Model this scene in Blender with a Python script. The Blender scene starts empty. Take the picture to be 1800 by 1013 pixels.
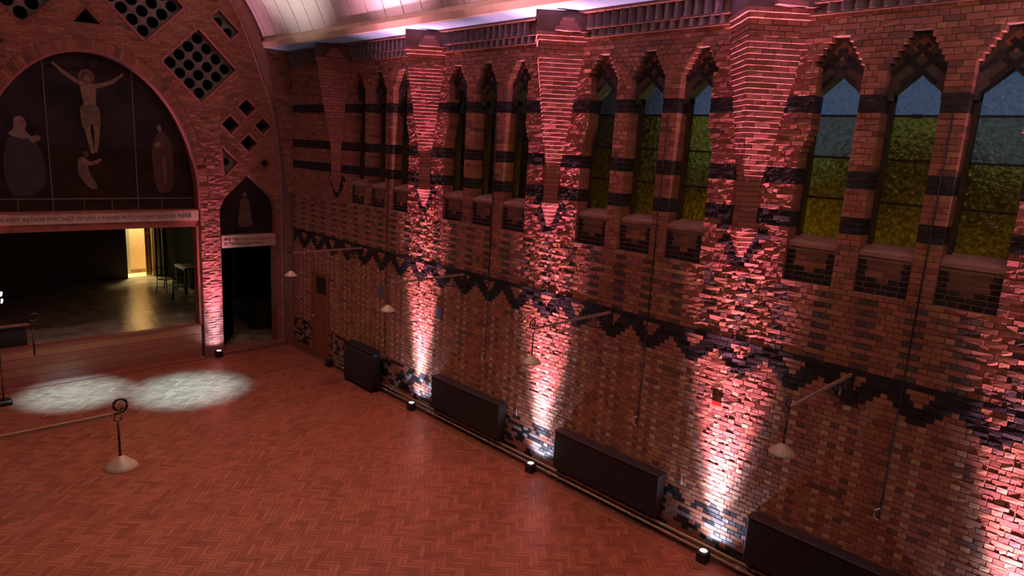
import bpy, math, random
from mathutils import Vector, Matrix
R = random.Random(7)
PI = math.pi
SC = bpy.context.scene
COL = SC.collection

# ------------------------------------------------------------------ camera
CAM = Vector((-9.4235, -6.6224, 6.2737))
YAW, PITCH, ROLL, FPX = 0.78487, -0.20181, 0.05724, 1173.46
_f = Vector((math.sin(YAW)*math.cos(PITCH), math.cos(YAW)*math.cos(PITCH), math.sin(PITCH)))
_r = Vector((math.cos(YAW), -math.sin(YAW), 0))
_u = _r.cross(_f)
RIGHT = _r*math.cos(ROLL) + _u*math.sin(ROLL)
UP = -_r*math.sin(ROLL) + _u*math.cos(ROLL)
FWD = _f
cd = bpy.data.cameras.new('camera')
cam = bpy.data.objects.new('camera', cd)
COL.objects.link(cam)
cd.sensor_width = 36.0
cd.lens = FPX/1800*36
cd.clip_start = 0.05
m = Matrix((RIGHT, UP, -FWD)).transposed().to_4x4()
m.translation = CAM
cam.matrix_world = m
SC.camera = cam

def project(p):
    v = Vector(p) - CAM
    w = max(v.dot(FWD), 0.05)
    return 900 + FPX*v.dot(RIGHT)/w, 506.5 - FPX*v.dot(UP)/w, w

# ------------------------------------------------------------------ world, light, exposure
SC.view_settings.view_transform = 'Standard'
SC.view_settings.look = 'None'
SC.view_settings.gamma = 1.0
SC.view_settings.exposure = 0.0
SC.view_settings.use_curve_mapping = False
wd = bpy.data.worlds.new('dusk')
SC.world = wd
wd.use_nodes = True
wd.node_tree.nodes['Background'].inputs[0].default_value = (0.055, 0.078, 0.125, 1)
wd.node_tree.nodes['Background'].inputs[1].default_value = 1.0

def spot(name, loc, target, power, color, deg, blend=1.0, size=0.04):
    d = bpy.data.lights.new(name, 'SPOT')
    d.energy = power; d.color = color; d.spot_size = math.radians(deg); d.spot_blend = blend
    d.shadow_soft_size = size
    o = bpy.data.objects.new(name, d); COL.objects.link(o)
    o.location = loc
    o.rotation_euler = (Vector(target)-Vector(loc)).to_track_quat('-Z', 'Y').to_euler()
    return o
def point(name, loc, power, color, size=0.1):
    d = bpy.data.lights.new(name, 'POINT')
    d.energy = power; d.color = color; d.shadow_soft_size = size
    o = bpy.data.objects.new(name, d); COL.objects.link(o); o.location = loc
    return o

RED = (1.0, 0.30, 0.47)
WHT = (0.76, 0.74, 1.0)
UPY = [5.76, 1.74, -2.12, -6.0]
P_RED, P_WHT = 8500, 800
for y in UPY:
    spot('uplight_red', (-0.26, y, 0.22), (-0.36, y+0.05, 7.6), 16000, RED, 15, 1.0, 0.03)
    spot('uplight_red', (-0.26, y, 0.22), (-0.06, y+0.04, 5.0), P_RED, RED, 32, 1.0, 0.03)
    spot('uplight_white', (-0.26, y, 0.22), (0.02, y+0.02, 2.0), P_WHT, WHT, 44, 1.0, 0.03)
for y in UPY:
    spot('uplight_spill', (-0.24, y, 0.21), (-0.10, y, 1.2), 70, WHT, 140, 0.8, 0.04)
# pink fill spots added low by the opposite wall to brighten the vault
for y, p in ((9.5, 4200), (5.5, 9500), (2.5, 11000), (-1.5, 10500)):
    spot('vault_fill', (-9.6, y, 0.4), (-1.9, y+0.2, 10.7), p*1.75, (1.0, 0.76, 0.74) if y > 9 else (1.0, 0.43, 0.58), 22, 1.0, 0.1)
spot('uplight_red', (-2.33, 12.24, 0.2), (-2.33, 12.46, 5.0), 3500, RED, 30, 1.0, 0.03)
spot('uplight_white', (-2.33, 12.24, 0.2), (-2.33, 12.5, 1.6), 260, WHT, 50, 1.0, 0.03)
spot('uplight_red', (-7.75, 12.24, 0.2), (-7.75, 12.46, 5.0), 1500, RED, 30, 1.0, 0.03)
spot('uplight_spill', (-2.33, 12.26, 0.2), (-2.33, 12.4, 1.2), 45, WHT, 140, 0.8, 0.04)
# unseen spots high overhead that cast the two cold floor patches
spot('overhead_spot', (-5.6, 9.0, 11.3), (-6.05, 11.3, 0), 26000, (0.28, 0.95, 1.45), 14, 1.0, 0.06)
spot('overhead_spot', (-5.4, 9.0, 11.3), (-3.9, 10.1, 0), 30000, (0.26, 0.95, 1.5), 16, 1.0, 0.06)
# work light beyond the vestry door
point('vestry_lamp', (-2.8, 22.6, 3.3), 420, (1.0, 0.86, 0.52), 0.25)
point('vestry_lamp', (-2.1, 20.8, 4.1), 520, (1.0, 0.82, 0.45), 0.15)
# warm fill points added out of view around the camera
for x, y in ((-7.2, -6.0), (-3.2, -7.5)):
    point('warm_fill', (x, y, 8.6), 75, (1.0, 0.78, 0.56), 0.5)
for x, y in ((-5.6, -1.0), (-5.2, 3.5), (-5.0, 8.0)):  # overhead fill added to brighten the floor
    spot('floor_fill', (x, y, 11.2), (x, y, 0), 1150, (1.0, 0.60, 0.50), 84, 1.0, 0.3)
# unseen warm lights added outside to colour the window glass
point('window_backlight', (3.2, 0.5, 3.8), 250, (1.0, 0.78, 0.3), 0.2)
point('window_backlight', (3.2, -4.0, 3.8), 105, (1.0, 0.78, 0.3), 0.2)

# ------------------------------------------------------------------ materials
def nodes(name):
    mt = bpy.data.materials.new(name); mt.use_nodes = True
    nt = mt.node_tree
    b = nt.nodes['Principled BSDF']
    return mt, nt, b
def rgba(c): return (c[0], c[1], c[2], 1)

def noisy(name, c1, c2, rough=0.7, scale=8.0, bump=0.15, bscale=60.0, tone=False, metal=0.0, spec=0.5, bdist=0.004):
    """colour runs from c1 to c2 with a noise (and the piece's own tone), fine relief from a second noise"""
    mt, nt, b = nodes(name)
    geo = nt.nodes.new('ShaderNodeNewGeometry')
    n = nt.nodes.new('ShaderNodeTexNoise'); n.inputs['Scale'].default_value = scale; n.inputs['Detail'].default_value = 4
    nt.links.new(geo.outputs['Position'], n.inputs['Vector'])
    mix = nt.nodes.new('ShaderNodeMix'); mix.data_type = 'RGBA'
    mix.inputs[6].default_value = rgba(c1); mix.inputs[7].default_value = rgba(c2)
    if tone:
        at = nt.nodes.new('ShaderNodeAttribute'); at.attribute_name = 'tone'
        ma = nt.nodes.new('ShaderNodeMath'); ma.operation = 'MULTIPLY_ADD'; ma.inputs[1].default_value = 0.75
        sb = nt.nodes.new('ShaderNodeMath'); sb.operation = 'MULTIPLY_ADD'; sb.inputs[1].default_value = 0.9; sb.inputs[2].default_value = -0.32
        nt.links.new(n.outputs['Fac'], sb.inputs[0])
        nt.links.new(at.outputs['Fac'], ma.inputs[0]); nt.links.new(sb.outputs[0], ma.inputs[2])
        cl = nt.nodes.new('ShaderNodeClamp'); nt.links.new(ma.outputs[0], cl.inputs[0])
        nt.links.new(cl.outputs[0], mix.inputs[0])
    else:
        mr = nt.nodes.new('ShaderNodeMapRange'); mr.inputs[1].default_value = 0.3; mr.inputs[2].default_value = 0.7
        nt.links.new(n.outputs['Fac'], mr.inputs[0]); nt.links.new(mr.outputs[0], mix.inputs[0])
    nt.links.new(mix.outputs[2], b.inputs['Base Color'])
    b.inputs['Roughness'].default_value = rough; b.inputs['Metallic'].default_value = metal
    b.inputs['Specular IOR Level'].default_value = spec
    if bump:
        n2 = nt.nodes.new('ShaderNodeTexNoise'); n2.inputs['Scale'].default_value = bscale; n2.inputs['Detail'].default_value = 3
        nt.links.new(geo.outputs['Position'], n2.inputs['Vector'])
        bp = nt.nodes.new('ShaderNodeBump'); bp.inputs['Strength'].default_value = bump; bp.inputs['Distance'].default_value = bdist
        nt.links.new(n2.outputs['Fac'], bp.inputs['Height']); nt.links.new(bp.outputs['Normal'], b.inputs['Normal'])
    return mt
def plain(name, c, rough=0.5, metal=0.0):
    return noisy(name, [v*0.85 for v in c], c, rough, 20, 0.05, 90, metal=metal)
def glow(name, c, s):
    mt, nt, b = nodes(name)
    b.inputs['Base Color'].default_value = rgba(c)
    b.inputs['Emission Color'].default_value = rgba(c); b.inputs['Emission Strength'].default_value = s
    return mt

M = {}
BK = dict(bump=0.6, bscale=38.0, tone=True, bdist=0.006)
M['red'] = noisy('brick_red', (0.20, 0.074, 0.046), (0.34, 0.132, 0.080), 0.8, 9, **BK)
M['orange'] = noisy('brick_orange', (0.23, 0.098, 0.050), (0.38, 0.175, 0.085), 0.8, 9, **BK)
M['brown'] = noisy('brick_brown', (0.11, 0.052, 0.034), (0.20, 0.09, 0.055), 0.75, 9, **BK)
M['dark'] = noisy('brick_dark', (0.045, 0.034, 0.028), (0.10, 0.072, 0.055), 0.6, 9, **BK)
M['black'] = noisy('brick_black', (0.011, 0.0105, 0.011), (0.032, 0.030, 0.031), 0.5, 9, spec=0.25, **BK)
M['buff'] = noisy('brick_buff', (0.30, 0.165, 0.09), (0.50, 0.30, 0.165), 0.8, 9, **BK)
M['grey'] = noisy('brick_grey', (0.13, 0.115, 0.125), (0.30, 0.27, 0.29), 0.55, 9, **BK)
M['rose'] = noisy('brick_rose', (0.23, 0.070, 0.062), (0.39, 0.135, 0.115), 0.8, 9, **BK)
KINDS = ['red', 'orange', 'brown', 'dark', 'black', 'buff', 'grey', 'rose']
M['mortar'] = noisy('mortar', (0.13, 0.085, 0.06), (0.26, 0.185, 0.14), 0.95, 14, 0.8, 45)
M['mortar_dark'] = noisy('mortar_dark', (0.07, 0.048, 0.036), (0.15, 0.105, 0.08), 0.95, 14, 0.8, 45)
M['render'] = noisy('springer_stone', (0.085, 0.042, 0.036), (0.12, 0.062, 0.052), 0.85, 6, 0.2, 50)
M['mortar_light'] = noisy('mortar_light', (0.22, 0.15, 0.105), (0.34, 0.25, 0.18), 0.95, 14, 0.6, 45)
M['dentil'] = noisy('dentil_brick', (0.11, 0.085, 0.082), (0.17, 0.13, 0.125), 0.8, 9, 0.4, 38)
M['stone'] = noisy('sill_stone', (0.26, 0.14, 0.10), (0.38, 0.23, 0.17), 0.8, 7, 0.3, 50)
M['plank'] = noisy('ceiling_paint', (0.66, 0.62, 0.57), (0.80, 0.77, 0.73), 0.6, 3, 0.05, 30, tone=True)
M['cornice'] = noisy('cornice_paint', (0.58, 0.47, 0.33), (0.70, 0.58, 0.42), 0.6, 4, 0.05, 30)
M['soffit'] = noisy('soffit_cold_tint', (0.24, 0.44, 0.58), (0.32, 0.52, 0.66), 0.6, 4, 0.05, 30)  # blue of the cold uplight put into the base colour
M['iron'] = noisy('wrought_iron', (0.035, 0.026, 0.022), (0.07, 0.05, 0.04), 0.45, 20, 0.2, 60, metal=0.6)
M['bar'] = noisy('arm_paint', (0.20, 0.115, 0.075), (0.30, 0.18, 0.12), 0.5, 12, 0.1, 60)
M['shade'] = noisy('lampshade_enamel', (0.30, 0.23, 0.155), (0.37, 0.285, 0.195), 0.45, 12, 0.05, 60)
M['bulb'] = plain('bulb_glass', (0.7, 0.68, 0.62), 0.2)
M['blackpaint'] = noisy('black_paint', (0.008, 0.007, 0.008), (0.018, 0.015, 0.016), 0.45, 10, 0.05, 60)
M['cover'] = noisy('radiator_cover', (0.022, 0.015, 0.015), (0.036, 0.026, 0.026), 0.6, 10, 0.05, 60)
M['mesh'] = noisy('radiator_front', (0.010, 0.007, 0.007), (0.018, 0.013, 0.012), 0.8, 10, 0.05, 60)
M['pipe'] = noisy('pipe_paint', (0.30, 0.22, 0.13), (0.46, 0.35, 0.21), 0.35, 14, 0.05, 60, metal=0.3)
M['wood'] = noisy('stained_wood', (0.16, 0.055, 0.022), (0.27, 0.10, 0.04), 0.5, 9, 0.1, 40)
M['darkwood'] = noisy('dark_wood', (0.030, 0.018, 0.012), (0.06, 0.036, 0.024), 0.5, 9, 0.1, 40)
M['parquet'] = noisy('parquet_oak', (0.17, 0.055, 0.030), (0.34, 0.118, 0.062), 0.37, 4, 0.1, 50, tone=True)
M['subfloor'] = noisy('floor_base', (0.10, 0.035, 0.02), (0.15, 0.055, 0.03), 0.6, 8, 0.1, 50)
M['chancelfloor'] = noisy('chancel_stone', (0.16, 0.14, 0.10), (0.34, 0.30, 0.21), 0.26, 2.2, 0.5, 5, bdist=0.02)
M['endmortar'] = noisy('end_wall_mortar', (0.16, 0.055, 0.035), (0.25, 0.10, 0.06), 0.95, 10, 0.6, 45)
M['plaster'] = noisy('grille_plaster', (0.10, 0.095, 0.085), (0.19, 0.175, 0.155), 0.85, 5, 0.2, 50)
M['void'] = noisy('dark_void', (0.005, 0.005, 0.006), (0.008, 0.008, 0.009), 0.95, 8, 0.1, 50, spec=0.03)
M['beam'] = noisy('lettered_beam', (0.36, 0.24, 0.19), (0.48, 0.35, 0.28), 0.7, 5, 0.05, 50)
M['letter'] = plain('letter_paint', (0.05, 0.03, 0.025), 0.6)
M['redwood'] = noisy('red_timber', (0.20, 0.055, 0.035), (0.30, 0.09, 0.055), 0.5, 8, 0.1, 50)
M['paintsky'] = noisy('painted_sky', (0.008, 0.007, 0.008), (0.042, 0.032, 0.030), 0.6, 1.1, 0.02, 40, spec=0.12)
M['paintland'] = noisy('painted_land', (0.012, 0.008, 0.005), (0.034, 0.02, 0.011), 0.6, 2.2, 0.02, 40, spec=0.12)
M['skin'] = noisy('painted_skin', (0.12, 0.074, 0.036), (0.24, 0.155, 0.078), 0.5, 9, 0.02, 40)
M['veil'] = noisy('painted_veil', (0.15, 0.105, 0.09), (0.22, 0.16, 0.14), 0.5, 9, 0.02, 40)
M['robeblue'] = noisy('painted_blue_robe', (0.010, 0.011, 0.015), (0.026, 0.026, 0.034), 0.5, 7, 0.02, 40)
M['robered'] = noisy('painted_red_robe', (0.035, 0.013, 0.008), (0.075, 0.026, 0.015), 0.5, 7, 0.02, 40)
M['robewhite'] = noisy('painted_pale_robe', (0.07, 0.045, 0.024), (0.14, 0.092, 0.05), 0.5, 7, 0.02, 40)
M['hair'] = plain('painted_hair', (0.05, 0.022, 0.012), 0.5)
M['halo'] = plain('painted_halo', (0.13, 0.045, 0.025), 0.6)
M['seam'] = plain('panel_seam', (0.13, 0.10, 0.10), 0.6)
M['lens'] = glow('lamp_lens', (0.95, 0.92, 1.0), 14.0)
M['stagelens'] = glow('stage_lens', (0.75, 0.88, 1.0), 18.0)
M['cream'] = plain('cream_paint', (0.75, 0.66, 0.42), 0.6)
M['yellow'] = plain('yellow_door_paint', (0.78, 0.56, 0.16), 0.45)
M['beige'] = plain('beige_paint', (0.78, 0.55, 0.34), 0.6)
M['sage'] = plain('sage_paint', (0.42, 0.45, 0.36), 0.6)
M['white'] = plain('white_plastic', (0.75, 0.73, 0.70), 0.4)
M['greyboard'] = plain('grey_board', (0.10, 0.11, 0.13), 0.5)
M['redplastic'] = plain('red_plastic', (0.70, 0.02, 0.012), 0.35)
M['darkbrick'] = noisy('outside_brick', (0.015, 0.013, 0.012), (0.03, 0.026, 0.022), 0.9, 4, 0.2, 30)
M['ground'] = noisy('outside_lawn', (0.03, 0.05, 0.012), (0.07, 0.09, 0.02), 0.9, 3, 0.2, 30)
M['leaf'] = noisy('hedge_leaf', (0.05, 0.042, 0.008), (0.14, 0.105, 0.018), 0.8, 6, 0.3, 30)

def glass(name, c1, c2, rough, bump, scale):
    mt, nt, b = nodes(name)
    b.inputs['Roughness'].default_value = rough
    b.inputs['Transmission Weight'].default_value = 1.0
    b.inputs['IOR'].default_value = 1.45
    v = nt.nodes.new('ShaderNodeTexVoronoi'); v.inputs['Scale'].default_value = scale; v.feature = 'SMOOTH_F1'
    g = nt.nodes.new('ShaderNodeNewGeometry')
    n = nt.nodes.new('ShaderNodeTexNoise'); n.inputs['Scale'].default_value = scale*0.6; n.inputs['Detail'].default_value = 3
    nt.links.new(g.outputs['Position'], v.inputs['Vector']); nt.links.new(g.outputs['Position'], n.inputs['Vector'])
    ad = nt.nodes.new('ShaderNodeMath'); ad.operation = 'ADD'
    nt.links.new(v.outputs['Distance'], ad.inputs[0]); nt.links.new(n.outputs['Fac'], ad.inputs[1])
    bp = nt.nodes.new('ShaderNodeBump'); bp.inputs['Strength'].default_value = bump; bp.inputs['Distance'].default_value = 0.03
    nt.links.new(ad.outputs[0], bp.inputs['Height']); nt.links.new(bp.outputs['Normal'], b.inputs['Normal'])
    # the pane's own uneven tint
    mr = nt.nodes.new('ShaderNodeMapRange'); mr.inputs[1].default_value = 0.55; mr.inputs[2].default_value = 1.15
    mix = nt.nodes.new('ShaderNodeMix'); mix.data_type = 'RGBA'
    mix.inputs[6].default_value = rgba(c1); mix.inputs[7].default_value = rgba(c2)
    nt.links.new(ad.outputs[0], mr.inputs[0]); nt.links.new(mr.outputs[0], mix.inputs[0]); nt.links.new(mix.outputs[2], b.inputs['Base Color'])
    return mt
M['amber'] = glass('amber_cathedral_glass', (1.0, 0.80, 0.10), (0.48, 0.34, 0.04), 0.12, 1.0, 19)
M['smoke'] = glass('smoky_cathedral_glass', (0.62, 0.60, 0.42), (0.36, 0.34, 0.22), 0.2, 0.8, 22)
M['blueglass'] = glass('pale_cathedral_glass', (0.80, 0.92, 1.0), (0.5, 0.62, 0.75), 0.3, 0.35, 30)

# ------------------------------------------------------------------ mesh helpers
class MB:
    def __init__(s): s.v = []; s.f = []; s.m = []; s.t = []; s.sm = []
    def face(s, idx, mi=0, tone=0.5, smooth=False):
        s.f.append(idx); s.m.append(mi); s.t.append(tone); s.sm.append(smooth)
    def quad(s, a, b, c, d, mi=0, tone=0.5):
        n = len(s.v); s.v += [tuple(a), tuple(b), tuple(c), tuple(d)]; s.face((n, n+1, n+2, n+3), mi, tone)
    def hexa(s, p, mi=0, tone=0.5):
        """8 points: 0-3 one end, 4-7 the other, same order"""
        n = len(s.v); s.v += [tuple(q) for q in p]
        for f in ((3, 2, 1, 0), (4, 5, 6, 7), (0, 1, 5, 4), (1, 2, 6, 5), (2, 3, 7, 6), (3, 0, 4, 7)):
            s.face(tuple(n+i for i in f), mi, tone)
    def box(s, x0, x1, y0, y1, z0, z1, mi=0, tone=0.5):
        s.hexa([(x0, y0, z0), (x1, y0, z0), (x1, y1, z0), (x0, y1, z0), (x0, y0, z1), (x1, y0, z1), (x1, y1, z1), (x0, y1, z1)], mi, tone)
    def cbox(s, x0, x1, y0, y1, z0, z1, b=0.01, mi=0, tone=0.5):
        """box with chamfered vertical edges and top"""
        pl = [(x0+b, y0), (x1-b, y0), (x1, y0+b), (x1, y1-b), (x1-b, y1), (x0+b, y1), (x0, y1-b), (x0, y0+b)]
        cx, cy = (x0+x1)/2, (y0+y1)/2
        def ring(z, k): return [(cx+(px-cx)*k, cy+(py-cy)*k, z) for px, py in pl]
        k = 1-2*b/max(min(x1-x0, y1-y0), 1e-3)
        s.loft([ring(z0, 1), ring(z1-b, 1), ring(z1, k)], mi, tone)
    def loft(s, rings, mi=0, tone=0.5, caps=True, smooth=False, closed=True):
        n = len(s.v); k = len(rings[0])
        for r in rings: s.v += [tuple(p) for p in r]
        for i in range(len(rings)-1):
            for j in range(k if closed else k-1):
                a = n+i*k+j; b = n+i*k+(j+1) % k
                s.face((a, b, b+k, a+k), mi, tone, smooth)
        if caps:
            s.face(tuple(n+j for j in range(k))[::-1], mi, tone)
            s.face(tuple(n+(len(rings)-1)*k+j for j in range(k)), mi, tone)
    def tube(s, pts, r, seg=8, mi=0, tone=0.5, caps=True):
        pts = [Vector(p) for p in pts]; rings = []
        ref = Vector((0, 0, 1))
        for i, p in enumerate(pts):
            d = (pts[min(i+1, len(pts)-1)] - pts[max(i-1, 0)]).normalized()
            a = d.cross(ref)
            if a.length < 1e-3: a = d.cross(Vector((1, 0, 0)))
            a.normalize(); b = a.cross(d)
            rr = r[i] if isinstance(r, (list, tuple)) else r
            rings.append([p + (a*math.cos(t)+b*math.sin(t))*rr for t in [2*PI*k/seg for k in range(seg)]])
        s.loft(rings, mi, tone, caps, True)
    def lathe(s, c, prof, seg=24, mi=0, tone=0.5, caps=False):
        rings = [[(c[0]+r*math.cos(2*PI*k/seg), c[1]+r*math.sin(2*PI*k/seg), c[2]+z) for k in range(seg)] for r, z in prof]
        s.loft(rings, mi, tone, caps, True)
    def prism(s, poly, fn, d0, d1, mi=0, tone=0.5):
        """poly of 2d points mapped by fn(u, v, d)"""
        s.loft([[fn(u, v, d0) for u, v in poly], [fn(u, v, d1) for u, v in poly]], mi, tone)

def to_mesh(mb, name, mats, off=(0, 0, 0), tone=True):
    me = bpy.data.meshes.new(name)
    ox, oy, oz = off
    me.from_pydata([(x-ox, y-oy, z-oz) for x, y, z in mb.v], [], mb.f)
    for mt in mats: me.materials.append(mt)
    me.polygons.foreach_set('material_index', mb.m)
    me.polygons.foreach_set('use_smooth', mb.sm)
    at = me.attributes.new('tone', 'FLOAT', 'FACE'); at.data.foreach_set('value', mb.t)
    me.validate(); me.update()
    return me

WL = {}   # world offset of each parent
def obj(name, mb, mats, parent=None, loc=None, **props):
    """one mesh object; mb holds world coordinates"""
    if not isinstance(mats, (list, tuple)): mats = [mats]
    base = WL[parent.name] if parent else Vector((0, 0, 0))
    o_loc = Vector(loc) if loc is not None else (base if parent else Vector((0, 0, 0)))
    me = to_mesh(mb, name, mats, o_loc)
    o = bpy.data.objects.new(name, me); COL.objects.link(o)
    if parent: o.parent = parent; o.location = o_loc - base
    else: o.location = o_loc
    WL[o.name] = o_loc
    for k, v in props.items(): o[k] = v
    return o
def inst(name, me, loc, parent, rot=None, **props):
    o = bpy.data.objects.new(name, me); COL.objects.link(o)
    o.parent = parent; o.location = Vector(loc) - WL[parent.name]
    if rot: o.rotation_euler = rot
    for k, v in props.items(): o[k] = v
    return o
def empty(name, loc, label, cat, group=None, kind=None):
    o = bpy.data.objects.new(name, None); COL.objects.link(o)
    o.location = loc; o.empty_display_size = 0.2
    WL[o.name] = Vector(loc)
    tag(o, label, cat, group, kind)
    return o
def tag(o, label, cat, group=None, kind=None):
    o['label'] = label; o['category'] = cat
    if group: o['group'] = group
    if kind: o['kind'] = kind
    return o
def copy_tree(o, parent=None):
    c = o.copy(); COL.objects.link(c)
    if parent: c.parent = parent
    for ch in list(o.children): copy_tree(ch, c)
    return c

def plate(outline, holes, fn, d0, d1, mb, mi=0):
    """flat sheet with holes between depths d0 and d1, mapped by fn(u, v, d)"""
    cu = bpy.data.curves.new('sheet', 'CURVE'); cu.dimensions = '2D'; cu.fill_mode = 'BOTH'
    cu.extrude = 0.5
    for poly in [outline] + list(holes):
        sp = cu.splines.new('POLY'); sp.points.add(len(poly)-1); sp.use_cyclic_u = True
        for p, (u, v) in zip(sp.points, poly): p.co = (u, v, 0, 1)
    o = bpy.data.objects.new('sheet', cu); COL.objects.link(o)
    me = bpy.data.meshes.new_from_object(o.evaluated_get(bpy.context.evaluated_depsgraph_get()))
    n = len(mb.v)
    for v in me.vertices:
        d = d0 if v.co.z < 0 else d1
        mb.v.append(tuple(fn(v.co.x, v.co.y, d)))
    for p in me.polygons: mb.face(tuple(n+i for i in p.vertices), mi)
    bpy.data.objects.remove(o); bpy.data.curves.remove(cu); bpy.data.meshes.remove(me)

# a brick: back rectangle in the joint, front rectangle proud of it and uneven
def brick(mb, o, U, V, N, w, h, depth, proud, mi, tone, jit=0.003, inset=0.007, rnd=R):
    """o = lower corner on the face plane, U/V along the face, N outwards"""
    g = 0.003
    b = [(g, g), (w-g, g), (w-g, h-g), (g, h-g)]
    f = [(inset, inset), (w-inset, inset), (w-inset, h-inset), (inset, h-inset)]
    e = 0.010
    mid = [o + U*(u) + V*(v) - N*0.0 for u, v in b]
    back = [p - N*depth for p in mid]
    front = [o + U*(u+rnd.uniform(-jit, jit)*0.6) + V*(v+rnd.uniform(-jit, jit)*0.6) + N*(proud+rnd.uniform(-jit, jit)) for u, v in f]
    n = len(mb.v)
    mb.v += [tuple(p) for p in back+mid+front]
    for a in (0, 4):
        for i in range(4):
            j = (i+1) % 4
            mb.face((n+a+i, n+a+j, n+a+4+j, n+a+4+i), mi, tone)
    mb.face((n+8, n+9, n+10, n+11), mi, tone)

X, Y, Z = Vector((1, 0, 0)), Vector((0, 1, 0)), Vector((0, 0, 1))
C = 0.0746            # height of a course
MOD = 0.2294          # brick length with its joint
HD = MOD/2
BAY = 3.9
Y_END, Y_NEAR = 12.5, -7.6
WE = [1.245, 0.573, 0.284, -0.358, -0.654, -1.315]
CORB = [9.72, 5.82, 1.92, -1.98]
DOOR = (10.16, 11.16, 2.62)

# ================================================================== RIGHT WALL
windows = []      # (y_near, y_far, index in bay, bay)
for b in (2, 1, 0, -1):
    for j in range(3):
        yf, yn = WE[2*j]+BAY*b, WE[2*j+1]+BAY*b
        windows.append((yn, yf, j, b))
ZR, ZSILL, KHEAD = 63*C, 5.27, 102
def head_hw(k, hw):
    if k < KHEAD: return hw
    return hw + (0.11-hw)*(k-KHEAD+1)/5.0
def win_poly(yn, yf, grow=0.0):
    yc, hw = (yn+yf)/2, (yf-yn)/2
    L, Rr = [(yn-grow, ZR-grow)], [(yf+grow, ZR-grow)]
    z = KHEAD*C+grow
    L.append((yn-grow, z)); Rr.append((yf+grow, z))
    for k in range(KHEAD, 107):
        h = head_hw(k, hw)+grow
        L += [(yc-h, k*C+grow), (yc-h, (k+1)*C+grow)]; Rr += [(yc+h, k*C+grow), (yc+h, (k+1)*C+grow)]
    def clean(s):
        out = [s[0]]
        for p in s[1:]:
            if (Vector(p)-Vector(out[-1])).length > 1e-5: out.append(p)
        return out
    return clean(L) + clean(Rr)[::-1]
mb = MB()
fx = lambda u, v, d: (d, u, v)
plate([(Y_NEAR, -0.1), (Y_END+0.9, -0.1), (Y_END+0.9, 8.75), (Y_NEAR, 8.75)],
      [win_poly(a, b, 0.004) for a, b, j, k in windows] + [[(DOOR[0], -0.02), (DOOR[1], -0.02), (DOOR[1], DOOR[2]), (DOOR[0], DOOR[2])]],
      fx, 0.006, 0.45, mb)
wall_right = obj('wall_right', mb, M['mortar'])
tag(wall_right, 'long patterned brick side wall with arched windows and black zigzag band', 'wall', kind='structure')

def tooth(y): return (y + 0.5616) / 0.8104
def zig(k):
    """colour runs of a zigzag course, as (y0, y1, black)"""
    r = 48-k
    runs = []
    outer = {0: 0.41, 1: 0.41, 2: 0.41, 3: 0.36, 4: 0.285, 5: 0.20, 6: 0.115}[r]
    inner = {1: 0.165, 2: 0.11, 3: 0.055}.get(r, 0)
    for n in range(-10, 18):
        yc = -0.5616 + 0.8104*n
        a, b = yc-0.4052, yc+0.4052
        o = min(outer, 0.4052)
        if o < 0.4052: runs.append((a, yc-o, False))
        if inner:
            runs += [(yc-o, yc-inner, True), (yc-inner, yc+inner, False), (yc+inner, yc+o, True)]
        else: runs.append((yc-o, yc+o, True))
        if o < 0.4052: runs.append((yc+o, b, False))
    out = []
    for r_ in runs:
        if out and out[-1][2] == r_[2] and abs(out[-1][1]-r_[0]) < 1e-4: out[-1] = (out[-1][0], r_[1], r_[2])
        else: out.append(r_)
    return out
def near_pier(y, w=0.62):
    return min(abs(y-c) for c in CORB + [-5.88]) < w
def reds(p_orange=0.25, p_brown=0.16):
    p_brown *= 0.7
    t = R.random()
    return 'brown' if t < p_brown else 'orange' if t < p_brown+p_orange else 'red'
def kind(y, k, i, stretch):
    z = (k+0.5)*C
    if k < 12:
        ph = math.sin(y*5.1+k*0.55)+math.sin(y*2.3-k*0.9)
        t = R.random()
        if k in (10, 11): return 'black' if t < 0.55 else 'red'
        if ph > 0.7: return 'red' if t < 0.75 else 'black'
        return 'black' if t < 0.5 else 'grey' if t < 0.85 else 'red'
    if k < 42:
        tt = tooth(y); fr = tt-math.floor(tt)
        if abs(fr-0.5) < 0.15: return reds(0.35, 0.05)
        if not stretch:
            if i % 2 == 0: return 'buff'
            return 'brown' if R.random() < 0.5 else 'red'
        return reds(0.2, 0.12)
    if k < 63:
        if not stretch and i % 5 < 2 and k < 62: return 'dark'
        return reds(0.45, 0.12)
    if k in (73, 74, 75, 81, 82, 83, 94, 95, 96): return 'black'
    if 64 <= k <= 72:
        dy = min(abs(y-c) for c in CORB)
        h = max(0.03, 0.035+0.032*(k-65))
        if h-0.03 < dy < h+0.15: return 'black'
    if near_pier(y) and z < 8: return 'rose' if R.random() < 0.5 else 'red'
    return reds(0.3, 0.14)

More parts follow.
